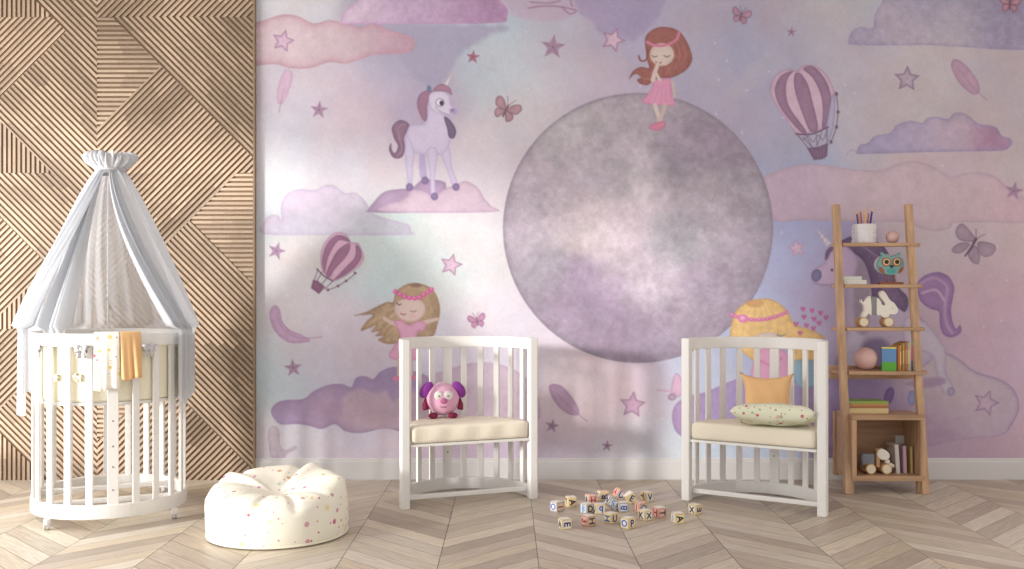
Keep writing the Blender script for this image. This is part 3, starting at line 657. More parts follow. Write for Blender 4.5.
cam = bpy.data.cameras.new('camera'); cam.sensor_width = 36; cam.lens = F/1024*36
cam.shift_x = (512-CX)/1024; cam.shift_y = (HY-284.5)/1024
co_ = bpy.data.objects.new('camera', cam); C.objects.link(co_); co_.location = (0, 0, 1.0); co_.rotation_euler = (PI/2, 0, 0)
sc = bpy.context.scene; sc.camera = co_
sc.view_settings.view_transform = 'Standard'; sc.view_settings.look = 'None'; sc.view_settings.gamma = 1; sc.view_settings.use_curve_mapping = False
sc.view_settings.exposure = EXPO
# ------------------------------------------------------------------ plan curves
def cap_path(r, st_, n=40):
    """open half-stadium from the right post round the back to the left post (local: +y is back)"""
    P = [(r, 0.0)]
    P += [(r*math.cos(a), st_+r*math.sin(a)) for a in np.linspace(0, PI, n)]
    P += [(-r, 0.0)]
    return P
def oval_path(r, st_, n=40):
    P = [(r*math.cos(a), st_+r*math.sin(a)) for a in np.linspace(0, PI, n)]
    P += [(r*math.cos(a), -st_+r*math.sin(a)) for a in np.linspace(PI, 2*PI, n)]
    return P
def along(path, closed=False):
    P = [Vector(p) for p in path]
    if closed: P.append(P[0])
    L = [0.0]
    for i in range(1, len(P)): L.append(L[-1]+(P[i]-P[i-1]).length)
    def at(s):
        s = s % L[-1] if closed else min(max(s, 0), L[-1])
        for i in range(1, len(P)):
            if s <= L[i]+1e-9:
                t = (s-L[i-1])/max(L[i]-L[i-1], 1e-9); p = P[i-1].lerp(P[i], t); d = (P[i]-P[i-1]).normalized(); return p, d
    return at, L[-1]

# ------------------------------------------------------------------ half-round bench chairs (made from cot sides)
def make_chair(label, loc, rz, right_screw):
    t = thing('cot_chair', label, 'chair', loc, rz)
    R_, S_ = 0.325, 0.020
    path = cap_path(R_, S_); at, L = along(path)
    MB().sweep(path, 0.026, 0.748, 0.806).build('top_rail', white, t, bevel=0.004)
    MB().sweep(path, 0.024, 0.006, 0.066).build('bottom_rail', white, t, bevel=0.004)
    for k in range(1, 12):
        p, d = at(L*k/12); ang = math.atan2(d.y, d.x)
        wd = 0.048 if k == 6 else 0.030
        b = MB(); b.box((p.x, p.y, 0.407), (wd, 0.013, 0.69), ang)
        s = b.build('slat', white, t, bevel=0.002)
        if k == 6:
            q = MB(); nrm = Vector((-d.y, d.x))
            if nrm.y > 0: nrm = -nrm
            for zz in ((0.20,) if right_screw else (0.20,)):
                c = p+nrm*0.0068; M = Matrix.Translation((c.x, c.y, zz)) @ Matrix.Rotation(math.atan2(nrm.y, nrm.x), 4, 'Z') @ Matrix.Rotation(PI/2, 4, 'Y')
                q.lathe([(0.0045, -0.003), (0.0045, 0.0012), (0.003, 0.002)], 14, M=M)
            q.build('screw', steel, s)
    for sx in (-1, 1):
        b = MB(); b.box((sx*0.331, -0.012, 0.403), (0.042, 0.044, 0.806)); b.build('post', white, t, bevel=0.005)
        b = MB(); b.box((sx*0.331, 0.022, 0.27), (0.022, 0.024, 0.05)); b.build('bracket', white, t, bevel=0.003)
    b = MB(); b.box((0, 0.018, 0.047), (0.62, 0.018, 0.022)); b.build('stretcher', white, t, bevel=0.003)
    # seat board fills the half oval
    inner = [(x*0.945, max(y*0.955, -0.028)) for x, y in path]
    inner[0] = (0.307, -0.028); inner[-1] = (-0.307, -0.028)
    MB().slab(inner, 0.293, 0.306).build('seat_board', white, t, bevel=0.002)
    return t
def cushion_mesh(path_r, st_, z0, z1, y_front, wob=0.0):
    """thick upholstered half-oval pad with rounded edges"""
    out = [(path_r*0.995, y_front)]+[(path_r*math.cos(a), st_+path_r*math.sin(a)) for a in np.linspace(0, PI, 34)]+[(-path_r*0.995, y_front)]
    # resample the straight front
    fr_ = [(-path_r*0.995+2*path_r*0.995*i/28, y_front) for i in range(1, 28)]
    ring = out+fr_; cx, cy = 0.0, 0.12
    h = z1-z0; b = MB(); prof = [(0.93,0.0),(0.985,0.06),(1.0,0.2),(1.0,0.5),(1.0,0.8),(0.985,0.94),(0.95,1.0),(0.8,1.03),(0.5,1.06),(0.2,1.07)]
    N = len(ring); vs = []; fs = []
    for k, zz in prof:
        for i, (x, y) in enumerate(ring):
            ww = wob*math.sin(x*46)*math.sin(zz*PI)*(1 if y <= y_front+1e-6 else 0.3)
            if k > 0.9: X_, Y_ = x-(1-k)*0.25*math.copysign(1, x)*min(1, abs(x)*8), y-(1-k)*0.25*(1 if y > cy else -1)
            else: X_, Y_ = cx+(x-cx)*k, cy+(y-cy)*k
            vs.append((X_, Y_+ww, z0+h*min(zz, 1.0)+(zz-1)*0.05*(zz > 1)))
    for j in range(len(prof)-1):
        for i in range(N): fs.append((j*N+i, j*N+(i+1) % N, (j+1)*N+(i+1) % N, (j+1)*N+i))
    fs.append(tuple(range(N-1, -1, -1))); fs.append(tuple((len(prof)-1)*N+i for i in range(N)))
    return b.add(vs, fs)
YL = (F/209.5+F/199.0)/2; XLc = (X(405, F/209.5)+X(530.5, F/199.0))/2
angL = math.atan2(F/199.0-F/209.5, X(530.5, F/199.0)-X(405, F/209.5))
chL = make_chair('white half-round slatted chair with pink plush toy on its wrinkled seat pad', (XLc, YL, 0), angL, False)
YR = (F/200.8+F/216.8)/2; XRc = (X(688, F/200.8)+X(823, F/216.8))/2
angR = math.atan2(F/216.8-F/200.8, X(823, F/216.8)-X(688, F/200.8))
chR = make_chair('white half-round slatted chair with two pillows, beside the ladder shelf', (XRc, YR, 0), angR, True)
for nm, loc, a, lb, wob in (('seat_cushion', (XLc, YL, 0), angL, 'thick cream seat pad with creased front on the chair holding the plush toy', 0.0035), ('seat_cushion', (XRc, YR, 0), angR, 'thick smooth cream seat pad under the orange and flowered pillows', 0.001)):
    o = cushion_mesh(0.300, 0.020, 0.307, 0.391, -0.028, wob).build(nm, cream, None, smooth=True)
    o.location = loc; o.rotation_euler = (0, 0, a); tag(o, lb, 'cushion', 'cream seat pads')

# ------------------------------------------------------------------ oval cot
CAX, CAY, CANG = -1.870, 4.527, math.radians(24)
Mc = Matrix.Translation((CAX, CAY, 0)) @ Matrix.Rotation(CANG, 4, 'Z')
cot = thing('oval_cot', 'white oval slatted baby cot on castors standing below the grey canopy', 'cot', (CAX, CAY, 0), CANG)
CR, CS = 0.325, 0.060
opath = oval_path(CR, CS); oat, OL = along(opath, True)
MB().sweep(opath, 0.028, 0.793, 0.850, True).build('top_rail', white, cot, bevel=0.005)
MB().sweep(opath, 0.026, 0.046, 0.108, True).build('bottom_rail', white, cot, bevel=0.005)
# slats are spaced from the two wide end slats, as on the chairs
NS = 24; s_front = 0.0
best = min(((oat(OL*i/2000.0)[0]-Vector((0, -CR-CS))).length, OL*i/2000.0) for i in range(2000)); s_front = best[1]
for k in range(NS):
    p, d = oat(s_front+OL*k/NS); ang = math.atan2(d.y, d.x); wide = k in (0, NS//2)
    b = MB(); b.box((p.x, p.y, 0.45), (0.046 if wide else 0.030, 0.013, 0.69), ang); s = b.build('slat', white, cot, bevel=0.002)
    if wide:
        n = Vector((d.y, -d.x)); n = n if n.dot(p) > 0 else -n
        for zz in (0.17, 0.27, 0.36, 0.47):
            q = MB(); c = p+n*0.0068; M = Matrix.Translation((c.x, c.y, zz)) @ Matrix.Rotation(math.atan2(n.y, n.x), 4, 'Z') @ Matrix.Rotation(PI/2, 4, 'Y')
            q.lathe([(0.004, -0.003), (0.004, 0.001), (0.003, 0.0015)], 12, M=M)
            q.build('screw', steel, s)
MB().slab(oval_path(0.306, CS), 0.535, 0.550).build('mattress_base', white, cot, bevel=0.003)
for sy in (-1, 1):
    b = MB(); b.box((0, sy*0.16, 0.085), (0.60, 0.035, 0.02)); b.build('crossbar', white, cot, bevel=0.003)
for sx in (-1, 1):
    for sy in (-1, 1):
        px_, py_ = sx*0.262, sy*0.285
        b = MB(); b.lathe([(0.012, 0.020), (0.015, 0.026), (0.015, 0.044), (0.009, 0.049)], 16, c=(px_, py_, 0)); b.box((px_, py_, 0.027), (0.030, 0.012, 0.020))
        c = b.build('castor', white, cot, bevel=0.001)
        w_ = MB(); M = Matrix.Translation((px_, py_, 0.015)) @ Matrix.Rotation(PI/2, 4, 'Y') 
        w_.lathe([(0.010, -0.0125), (0.015, -0.011), (0.015, -0.003), (0.010, -0.003)], 20, M=M); w_.lathe([(0.010, 0.003), (0.015, 0.003), (0.015, 0.011), (0.010, 0.0125)], 20, M=M)
        w_.build('wheel', mat('castor_rubber', (196,194,194), 0.5), c, autosm=True)
mt = MB().slab(oval_path(0.280, CS), 0.551, 0.600).build('cot_mattress', cream, None, bevel=0.012); mt.location = (CAX, CAY, 0); mt.rotation_euler = (0,0,CANG)
tag(mt, 'flat cream mattress lying inside the oval cot', 'mattress')

# padded bumper inside the slats
bump = thing('cot_bumper', 'padded cream bumper tied inside the slats of the oval cot', 'bumper', (CAX, CAY, 0), CANG)
bp = oval_path(0.300, CS, 60); bat, BL_ = along(bp, True)
b = MB(); vs = []; fs = []; NB = 120; PR = [(-0.4,0.552),(-1,0.565),(-1,0.62),(-1,0.72),(-1,0.785),(-0.4,0.80),(0.4,0.80),(1,0.785),(1,0.72),(1,0.62),(1,0.565),(0.4,0.552)]
for i in range(NB):
    p, d = bat(BL_*i/NB); n = Vector((-d.y, d.x)); puff = 0.0055+0.004*abs(math.sin(PI*8*i/NB))
    for a, z in PR: vs.append((p.x+n.x*a*puff, p.y+n.y*a*puff, z))
K = len(PR)
for i in range(NB):
    for j in range(K): fs.append((i*K+j, i*K+(j+1) % K, ((i+1) % NB)*K+(j+1) % K, ((i+1) % NB)*K+j))
b.add(vs, fs).build('padding', cream2, bump, smooth=True)
def ring_at_px(px, r=CR, st_=CS):
    """front-facing point of the cot ring seen at image column px (plan position and outward normal, cot frame)"""
    at_, L_ = along(oval_path(r, st_), True); bst = None
    for i in range(1500):
        p, d = at_(L_*i/1500.0); wpt = Mc @ Vector((p.x, p.y, 0))
        n = Vector((d.y, -d.x)); n = n if n.dot(p) > 0 else -n
        wn = (Mc.to_3x3() @ Vector((n.x, n.y, 0)))
        if wn.dot(Vector((wpt.x, wpt.y, 0))) > 0: continue
        e = abs(CX+F*wpt.x/wpt.y-px)
        if bst is None or e < bst[0]: bst = (e, p, n)
    return bst[1], bst[2]
def bow_mb(c, n, s, rs_):
    """a fluffy tied bow: two loops, a knot and two tails"""
    t = Vector((-n.y, n.x, 0)); up = Vector((0,0,1)); n3 = Vector((n.x, n.y, 0)); c = Vector(c); b = MB()
    for sg in (-1, 1):
        b.tube([c, c+t*sg*s*0.5+up*s*0.35+n3*0.008, c+t*sg*s+up*s*0.2+n3*0.012, c+t*sg*s*0.9-up*s*0.25+n3*0.012, c+t*sg*s*0.4-up*s*0.15+n3*0.008, c], [0.003,0.006,0.007,0.007,0.006,0.003], 8, flat=2.0)
        b.tube([c, c+t*sg*s*0.35-up*s*0.6+n3*0.008, c+t*sg*s*(0.4+0.3*rs_)-up*s*1.5+n3*0.008], [0.003,0.005,0.006], 8, flat=1.8)
    b.ball(c+n3*0.006, 0.009, n=12)
    return b
for i, px in enumerate((44, 84, 146, 184)):
    p, n = ring_at_px(px); bow_mb((p.x+n.x*0.019, p.y+n.y*0.019, 0.785), n, 0.026, i*0.3).build('bow_tie', grey_tie, bump, smooth=True)
for i, (px, z) in enumerate(((37, 0.66), (58, 0.66), (75, 0.665), (80, 0.66))):
    p, n = ring_at_px(px, 0.308); bow_mb((p.x, p.y, z), n, 0.012, i*0.3).build('bow_tie', cream2, bump, smooth=True)

# cloths folded over the front rail
def cloth(name, px0, px1, zb, matl, label, cat, folds, amp, lean=0.0):
    b = MB(); vs = []; fs = []; NU = 26
    p0, n0 = ring_at_px(px0); p1, n1 = ring_at_px(px1)
    z_in = 0.70; prof = [(-0.020, z_in), (-0.021, 0.76), (-0.021, 0.83), (-0.017, 0.852), (-0.008, 0.8565), (0.008, 0.8565), (0.017, 0.852), (0.021, 0.83)]
    nz_ = 12
    prof += [(0.022+0.004*(k/nz_), 0.83+(zb-0.83)*k/nz_) for k in range(1, nz_+1)]
    at_, L_ = along(oval_path(CR, CS), True)
    def sof(p): return min(((at_(L_*i/1500.0)[0]-p).length, L_*i/1500.0) for i in range(1500))[1]
    s0, s1 = sof(p0), sof(p1)
    for u in range(NU+1):
        p, d = at_(s0+(s1-s0)*u/NU); n = Vector((d.y, -d.x)); n = n if n.dot(p) > 0 else -n
        for j, (o, z) in enumerate(prof):
            k = max(0, j-7)/nz_
            ww = amp*k*(math.sin(folds*PI*u/NU)+0.4*math.sin(folds*2.3*PI*u/NU+1))
            sh = d*lean*k*(1 if s1 > s0 else -1)
            vs.append((p.x+n.x*(o+abs(ww)*(o > 0))+sh.x, p.y+n.y*(o+abs(ww)*(o > 0))+sh.y, z-0.006*k*math.sin(2*PI*u/NU)))
    K_ = len(prof)
    for u in range(NU):
        for j in range(K_-1): fs.append((u*K_+j, u*K_+j+1, (u+1)*K_+j+1, (u+1)*K_+j))
    o = b.add(vs, fs).build(name, matl, None, smooth=True)
    so_ = o.modifiers.new('thick', 'SOLIDIFY'); so_.thickness = 0.003; so_.offset = 0
    o.location = (CAX, CAY, 0); o.rotation_euler = (0,0,CANG); tag(o, label, cat); return o
flower = dots_mat('flower_print', (250,246,234), [(222,120,140),(238,190,150),(226,150,170),(236,214,140),(190,206,180)], 26, 0.24, bump=0.05)
cloth('blanket', 95, 119, 0.608, flower, 'cream blanket with small pink print hanging over the cot rail', 'blanket', 3, 0.006)
cloth('cloth', 120, 139, 0.652, orange, 'orange folded cloth hanging over the cot rail beside the printed blanket', 'cloth', 2, 0.020, 0.004)

# ------------------------------------------------------------------ canopy
sheer = bpy.data.materials.new('sheer_fabric'); sheer.use_nodes = True; nt = sheer.node_tree
for n_ in list(nt.nodes): nt.nodes.remove(n_)
o_ = nt.nodes.new('ShaderNodeOutputMaterial'); mix = nt.nodes.new('ShaderNodeMixShader'); tr = nt.nodes.new('ShaderNodeBsdfTransparent')
df = nt.nodes.new('ShaderNodeBsdfDiffuse'); tl = nt.nodes.new('ShaderNodeBsdfTranslucent'); m2 = nt.nodes.new('ShaderNodeMixShader')
df.inputs[0].default_value = lin((224,226,230)); tl.inputs[0].default_value = lin((224,226,230)); m2.inputs[0].default_value = 0.35
lw = nt.nodes.new('ShaderNodeLayerWeight'); lw.inputs[0].default_value = 0.35
mr = nt.nodes.new('ShaderNodeMapRange'); mr.inputs['To Min'].default_value = 0.80; mr.inputs['To Max'].default_value = 0.99
nt.links.new(lw.outputs['Facing'], mr.inputs['Value']); nt.links.new(mr.outputs[0], mix.inputs[0])
nt.links.new(tr.outputs[0], mix.inputs[1]); nt.links.new(df.outputs[0], m2.inputs[1]); nt.links.new(tl.outputs[0], m2.inputs[2]); nt.links.new(m2.outputs[0], mix.inputs[2]); nt.links.new(mix.outputs[0], o_.inputs[0])
can = thing('bed_canopy', 'sheer grey canopy with a ruffled top hanging over the oval cot', 'canopy', (CAX, CAY, 0), 0)
def drape(th0f, th1f, zlo, name, nf, seed, rin=0.0, thick=0, NU=240, matl=None):
    """fabric between two edge angles that may change with height; angles in degrees, -90 faces the camera"""
    rs_ = np.random.RandomState(seed); ph = rs_.rand(4)*6.28; am = rs_.uniform(0.6, 1.3, nf+2)
    Zs = list(np.linspace(1.60, 0.88, 30))+list(np.linspace(0.86, zlo, 12)); vs = []; fs = []
    for z in Zs:
        k = (1.60-z)/0.74; k = min(max(k, 0), 1)
        a0, a1 = th0f(z), th1f(z)
        for u in range(NU+1):
            f = u/NU; th = math.radians(a0+(a1-a0)*f)
            # direction in the cot's frame for the oval outline
            q = th-CANG; ct, st2 = math.cos(q), math.sin(q)
            R_ = CR+0.040+rin+abs(st2)**1.5*CS
            r = 0.062+(R_-0.062)*(k**0.84)
            A = (0.008+0.030*k) if z > 0.87 else 0.010
            fo = math.sin(nf*PI*f*1.0+ph[0]+0.8*math.sin(3*f*PI+ph[1]))*am[int(f*nf)]
            fo += 0.35*math.sin(nf*2.3*PI*f+ph[2]+k)
            r += A*fo
            if z <= 0.87: r = max(r, R_-0.010)+0.012*math.sin(th*9)*(0.87-z)
            vs.append((r*math.cos(th), r*math.sin(th), z-0.03*(0.87-z if z < 0.87 else 0)*math.sin(6*f)))
    for j in range(len(Zs)-1):
        for u in range(NU): fs.append((j*(NU+1)+u, j*(NU+1)+u+1, (j+1)*(NU+1)+u+1, (j+1)*(NU+1)+u))
    return MB().add(vs, fs).build(name, matl or sheer, can, smooth=True)
kk = lambda z: min(max((1.60-z)/0.74, 0), 1)
# back and sides; the opening faces the room
eL = lambda z: -100-45*kk(z)-(3 if z < 0.87 else 0); eR = lambda z: -72+42*kk(z)+(8 if z < 0.87 else 0)
drape(lambda z: eR(z), lambda z: 360+eL(z), 0.56, 'drape', 16, 3)
# doubled front edges of the fabric
drape(lambda z: eL(z)-22+(-2), lambda z: eL(z)+(12 if z > 0.87 else 0), 0.47, 'drape', 7, 8, 0.012, NU=60)
drape(lambda z: eL(z)-6, lambda z: -99-6*kk(z), 0.80, 'drape', 9, 12, -0.088, NU=90)
drape(lambda z: eR(z)-2, lambda z: eR(z)+18, 0.53, 'drape', 6, 9, 0.012, NU=50)
# ruffle: gathered ring with a frilled upper edge
b = MB(); vs = []; fs = []; NU = 300; prof = [(0.060,1.585),(0.064,1.602),(0.066,1.612),(0.082,1.622),(0.104,1.640),(0.110,1.660),(0.100,1.676),(0.078,1.682)]
for i, (r, z) in enumerate(prof):
    for u in range(NU):
        th = 2*PI*u/NU; k = min(1, max(0, (i-1)/4)); g = math.sin(22*th+0.9*math.sin(5*th))+0.5*math.sin(41*th+1)
        rr = r*(1+0.10*k*g); zz = z+0.008*k*math.sin(17*th+1.4+math.sin(3*th)*2)+0.004*k*g
        vs.append((rr*math.cos(th), rr*math.sin(th), zz))
for j in range(len(prof)-1):
    for u in range(NU): fs.append((j*NU+u, j*NU+(u+1) % NU, (j+1)*NU+(u+1) % NU, (j+1)*NU+u))
fr_ = b.add(vs, fs).build('ruffle', mat('ruffle_fabric', (206,208,212), 0.85), can, smooth=True)
so_ = fr_.modifiers.new('thick', 'SOLIDIFY'); so_.thickness = 0.002
MB().tube([(0.0645*math.cos(a), 0.0645*math.sin(a), 1.607) for a in np.linspace(0, 2*PI, 40, endpoint=False)], 0.006, 8, closed=True).build('hoop', grey_tie, can, smooth=True)
MB().ball((-0.0, -0.010, 1.655), 0.062, n=24, sc=(1.0, 1.0, 0.45)).build('gathering', mat('ruffle_fabric', (206,208,212)), can, smooth=True)
bx = Matrix.Rotation(CANG, 3, 'Z') @ Vector((0, CR+CS+0.018, 0))
MB().tube([(bx.x, bx.y, 0.40), (bx.x, bx.y, 0.9), (bx.x, bx.y, 1.40), (bx.x*0.9, bx.y*0.9, 1.55), (bx.x*0.5, bx.y*0.5, 1.62), (0.0, 0.02, 1.625)], 0.006, 10).build('support_rod', white, can, smooth=True)

# ------------------------------------------------------------------ bean bag pouf
PX_, PYc = X(278, 4.105), 4.105
pouf_m = dots_mat('pouf_print', (246,242,226), [(206,120,144),(232,176,130),(220,170,186),(238,226,166),(196,214,200),(200,166,156)], 19, 0.21, bump=0.12)
pf = thing('bean_bag', 'round cream bean bag pouf with scattered pink and orange spots', 'bean bag', (PX_, PYc, 0))
def pouf_pt(rho, phi):
    """height of the slumped top, rho 0..1 from the middle outwards"""
    e = rho; x, y = e*math.cos(phi), e*math.sin(phi)
    z = 0.216+0.040*y*min(1, e*1.2)
    z += -0.050*math.exp(-((x-0.05)**2+(y+0.05)**2)/0.16)
    def fold(a, w, amp):
        """a crease running outwards in direction a"""
        d = abs(-x*math.sin(a)+y*math.cos(a)); f = max(0.0, x*math.cos(a)+y*math.sin(a))
        return amp*math.exp(-(d/w)**2)*min(1, f*2.2)
    z += fold(1.15, 0.10, 0.018)+fold(2.75, 0.09, 0.016)+fold(0.25, 0.10, 0.016)
    z -= fold(1.42, 0.07, 0.018)+fold(2.45, 0.06, 0.016)+fold(3.0, 0.05, 0.014)
    z -= 0.014*max(0, math.sin(phi*11+1))**3*max(0, -y)*(1 if e > 0.5 else e*2)
    return z-0.030*max(0, e-0.80)**2/0.04
vs = []; fs = []; NU = 128; RB = 0.303
rows = [(0.278,0.004),(0.289,0.010),(0.294,0.020),(0.297,0.05),(0.298,0.09),(0.297,0.13),(0.294,0.160)]
for r, z in rows:
    for u in range(NU):
        ph = 2*PI*u/NU; k = z/0.2
        rr = r+0.0035*k*math.sin(ph*7+z*20)+0.002*math.sin(ph*13-z*30)*k
        vs.append((rr*math.cos(ph), rr*math.sin(ph), z+0.02*k*k*math.sin(ph)))
tops = [0.965,0.93,0.88,0.82,0.74,0.66,0.57,0.48,0.38,0.28,0.18,0.09]
for e in tops:
    for u in range(NU):
        ph = 2*PI*u/NU; rr = 0.295*e
        vs.append((rr*math.cos(ph), rr*math.sin(ph), pouf_pt(e, ph)-(0.006 if e > 0.95 else 0)))
n = len(rows)+len(tops)
for j in range(n-1):
    for u in range(NU): fs.append((j*NU+u, j*NU+(u+1) % NU, (j+1)*NU+(u+1) % NU, (j+1)*NU+u))
fs.append(tuple(range(NU-1, -1, -1))); c = len(vs); vs.append((0, 0, pouf_pt(0, 0)))
for u in range(NU): fs.append(((n-1)*NU+u, (n-1)*NU+(u+1) % NU, c))
MB().add(vs, fs).build('body', pouf_m, pf, smooth=True)
MB().tube([(0.292*math.cos(a), 0.292*math.sin(a), 0.010) for a in np.linspace(0, 2*PI, 90, endpoint=False)], 0.0055, 8, closed=True).build('piping', mat('piping_fabric', (240,236,216), 0.8), pf, smooth=True)
# ------------------------------------------------------------------ ladder shelf
SX = 1.9475; FY0 = 4.91; LEAN = 0.13
def fy(z): return FY0+LEAN*z
shelf = thing('ladder_shelf', 'leaning pine ladder shelf with four boards and an open box at the bottom', 'shelf', (SX, FY0, 0))
def stile(sx):
    b = MB(); xb, xt = sx*0.1975, sx*0.193; w2, dp = 0.019, 0.034; zt = 1.505
    v = []
    for (xc, z) in ((xb, 0.0), (xt, zt)):
        for a in (-w2, w2):
            for d in (0, dp): v.append((xc+a, LEAN*z+d, z))
    b.add(v, [(0,1,3,2),(4,6,7,5),(0,4,5,1),(2,3,7,6),(0,2,6,4),(1,5,7,3)])
    return b.build('stile', pine_v, shelf, bevel=0.004)
stile(-1); stile(1)
boards = []
for z, yb in ((1.297, 0.232), (1.077, 0.232), (0.851, 0.232), (0.624, 0.235)):
    y0 = LEAN*z-0.012; ym = LEAN*z+0.036
    hx = 0.172
    yn = LEAN*z-0.002
    poly = [(-hx, y0), (0.216, y0), (0.216, yn), (hx, yn), (hx, ym), (0.256, ym), (0.256, yb), (-0.212, yb), (-0.212, ym), (-hx, ym)]
    MB().slab(poly, z-0.018, z).build('shelf_board', pine_h, shelf, bevel=0.003); boards.append(z)
b = MB(); b.box((0.020, 0.245, 0.607), (0.476, 0.018, 0.072)); b.build('back_rail', pine_h, shelf, bevel=0.003)
# box
bx0, bx1, bz0, bz1, by0, by1 = -0.182, 0.196, 0.067, 0.405, 0.006, 0.236
tk = 0.026
for nm, c, d, m in (('box_top', (0.007,(by0+by1)/2,bz1-tk/2), (bx1-bx0, by1-by0, tk), pine_h), ('box_bottom', (0.007,(by0+by1)/2,bz0+tk/2), (bx1-bx0, by1-by0, tk), pine_h),
                    ('box_side', (bx0+tk/2,(by0+by1)/2,(bz0+bz1)/2), (tk, by1-by0, bz1-bz0-2*tk), pine_v), ('box_side', (bx1-tk/2,(by0+by1)/2,(bz0+bz1)/2), (tk, by1-by0, bz1-bz0-2*tk), pine_v),
                    ('box_back', (0.007, by1-0.008, (bz0+bz1)/2), (bx1-bx0-2*tk, 0.012, bz1-bz0-2*tk), pine_d)):
    b = MB(); b.box(c, d); b.build(nm, m, shelf, bevel=0.002)
for sx in (-1, 1):
    b = MB(); b.box((sx*0.185+0.007, 0.250, 0.225), (0.030, 0.026, 0.34)); b.build('rear_leg', pine_v, shelf, bevel=0.003)
    b = MB(); b.box((sx*0.178, 0.036, 0.033), (0.030, 0.03, 0.066)); b.build('foot', pine_v, shelf, bevel=0.002)
Z1, Z2, Z3, Z4, ZT, ZB = boards[0], boards[1], boards[2], boards[3], bz1, bz0+tk
def at_shelf(px, z, dy): 
    Y = fy(z)+dy; return (X(px, Y), Y, z)

# cup with a faceted surface and pencils
p = at_shelf(864, Z1, 0.085); cupw = mat('ceramic', (226,222,224), 0.35)
cup = thing('pencil_cup', 'white ceramic cup with rows of bumps holding pencils on the top board', 'cup', p)
vs = []; fs = []; NU = 72; NZ = 24; R0, H0 = 0.060, 0.104
for j in range(NZ+1):
    for u in range(NU):
        th = 2*PI*u/NU; z = H0*j/NZ; r = R0+0.0035*abs(math.sin(th*7))*abs(math.sin(PI*4*j/NZ))
        vs.append((r*math.cos(th), r*math.sin(th), z))
for j in range(NZ):
    for u in range(NU): fs.append((j*NU+u, j*NU+(u+1) % NU, (j+1)*NU+(u+1) % NU, (j+1)*NU+u))
o = len(vs)
for r, z in ((R0-0.004, H0), (R0-0.005, 0.006)):
    for u in range(NU): vs.append((r*math.cos(2*PI*u/NU), r*math.sin(2*PI*u/NU), z))
for u in range(NU):
    v = (u+1) % NU; fs.append((NZ*NU+u, NZ*NU+v, o+v, o+u)); fs.append((o+u, o+v, o+NU+v, o+NU+u))
fs.append(tuple(range(o+NU, o+2*NU))); fs.append(tuple(range(NU-1, -1, -1)))
MB().add(vs, fs).build('cup_body', cupw, cup, autosm=True)
PC = [((44,66,130),-0.040,-0.10,'dark blue','leftmost'),((226,150,60),-0.026,0.02,'yellow orange','second from the left'),((190,84,50),-0.014,-0.07,'rust red','third from the left'),((236,186,120),-0.004,0.06,'pale wood coloured','fourth from the left'),((150,80,150),0.012,-0.02,'violet','fourth from the right'),((200,110,60),0.02,0.08,'brown orange','third from the right'),((50,70,140),0.034,0.05,'blue','second from the right'),((70,60,120),0.042,0.12,'indigo','rightmost')]
for i, (c, dx, lean, nm, wh) in enumerate(PC):
    L = 0.172+0.006*((i*5) % 4); dy = (-0.018, 0.02, 0.0)[i % 3]
    base = Vector((p[0]+dx*0.5, p[1]+dy*0.5, p[2]+0.008)); tip = base+Vector((dx*0.6+lean*0.06, dy*0.6, L))
    t = thing('pencil', '%s pencil in the white bumpy cup, %s of the bunch' % (nm, wh), 'pencil', base, 0, 'pencils in the white cup')
    D = tip-base; e = D.normalized()
    MB().tube([(0,0,0), D-e*0.022], 0.0042, 6).build('shaft', mat('pencil_%d' % i, c, 0.4), t)
    k = MB().tube([D-e*0.022, D-e*0.003], [0.0042, 0.0014], 8).build('sharpened_end', mat('pencil_wood', (226,190,150), 0.7), t, smooth=True)
    MB().tube([D-e*0.003, D], [0.0014, 0.0003], 6).build('pencil_tip', mat('tip_pale_%d' % i, tuple(min(255, int(v*0.6+100)) for v in c), 0.5), k)
def ball(px, z, r, dy, label, rgb, grp=None):
    q = at_shelf(px, z, dy); o = MB().ball((0,0,0), r, n=40).build('ball', mat('matte_pink_ball', rgb, 0.45), None, smooth=True)
    o.location = (q[0], q[1], q[2]+r); return tag(o, label, 'ball', grp)
ball(892.5, Z1, 0.035, 0.085, 'small pale pink ball on the top board beside the white cup', (222,184,176))
ball(866, Z4, 0.060, 0.09, 'large dusty pink ball on the fourth board left of the books', (222,184,176))

paper = mat('paper', (236,230,218), 0.8)
def book(loc, w, h, t, cover, label, grp, rz=0, upright=True, mark=None, lean=0, cname=None):
    """upright: spine faces the room; w = depth, t = thickness, h = height. lying: h across, w deep, t thick"""
    r = thing('book', label, 'book', loc, rz, grp)
    if lean: r.rotation_euler = (0, lean, rz)
    cm = cover if not isinstance(cover, tuple) else mat('cover_%d_%d_%d' % cover, cover, 0.5)
    if upright:
        b = MB(); b.box((0, w/2, h/2), (t, 0.002, h)) if False else b.box((0, 0.001, h/2), (t, 0.002, h))
        for s in (-1, 1): b.box((s*(t/2-0.0009), w/2+0.001, h/2), (0.0018, w-0.002, h))
        b.build('cover', cm, r)
        q = MB(); q.box((0, w/2, h/2), (t-0.0042, w-0.010, h-0.006)); q.build('pages', paper, r)
        if mark: q = MB(); q.box((0, -0.0004, h*0.5), (t*0.8, 0.0012, h*mark[1])); q.build('spine_band', mat('band_%d_%d_%d' % mark[0], mark[0], 0.5), r)
    else:
        b = MB(); b.box((0, 0.001, t/2), (h, 0.002, t))
        for z in (0.0009, t-0.0009): b.box((0, w/2+0.001, z), (h, w-0.002, 0.0018))
        b.build('cover', cm, r)
        q = MB(); q.box((0, w/2, t/2), (h-0.006, w-0.010, t-0.0042)); q.build('pages', paper, r)
    return r
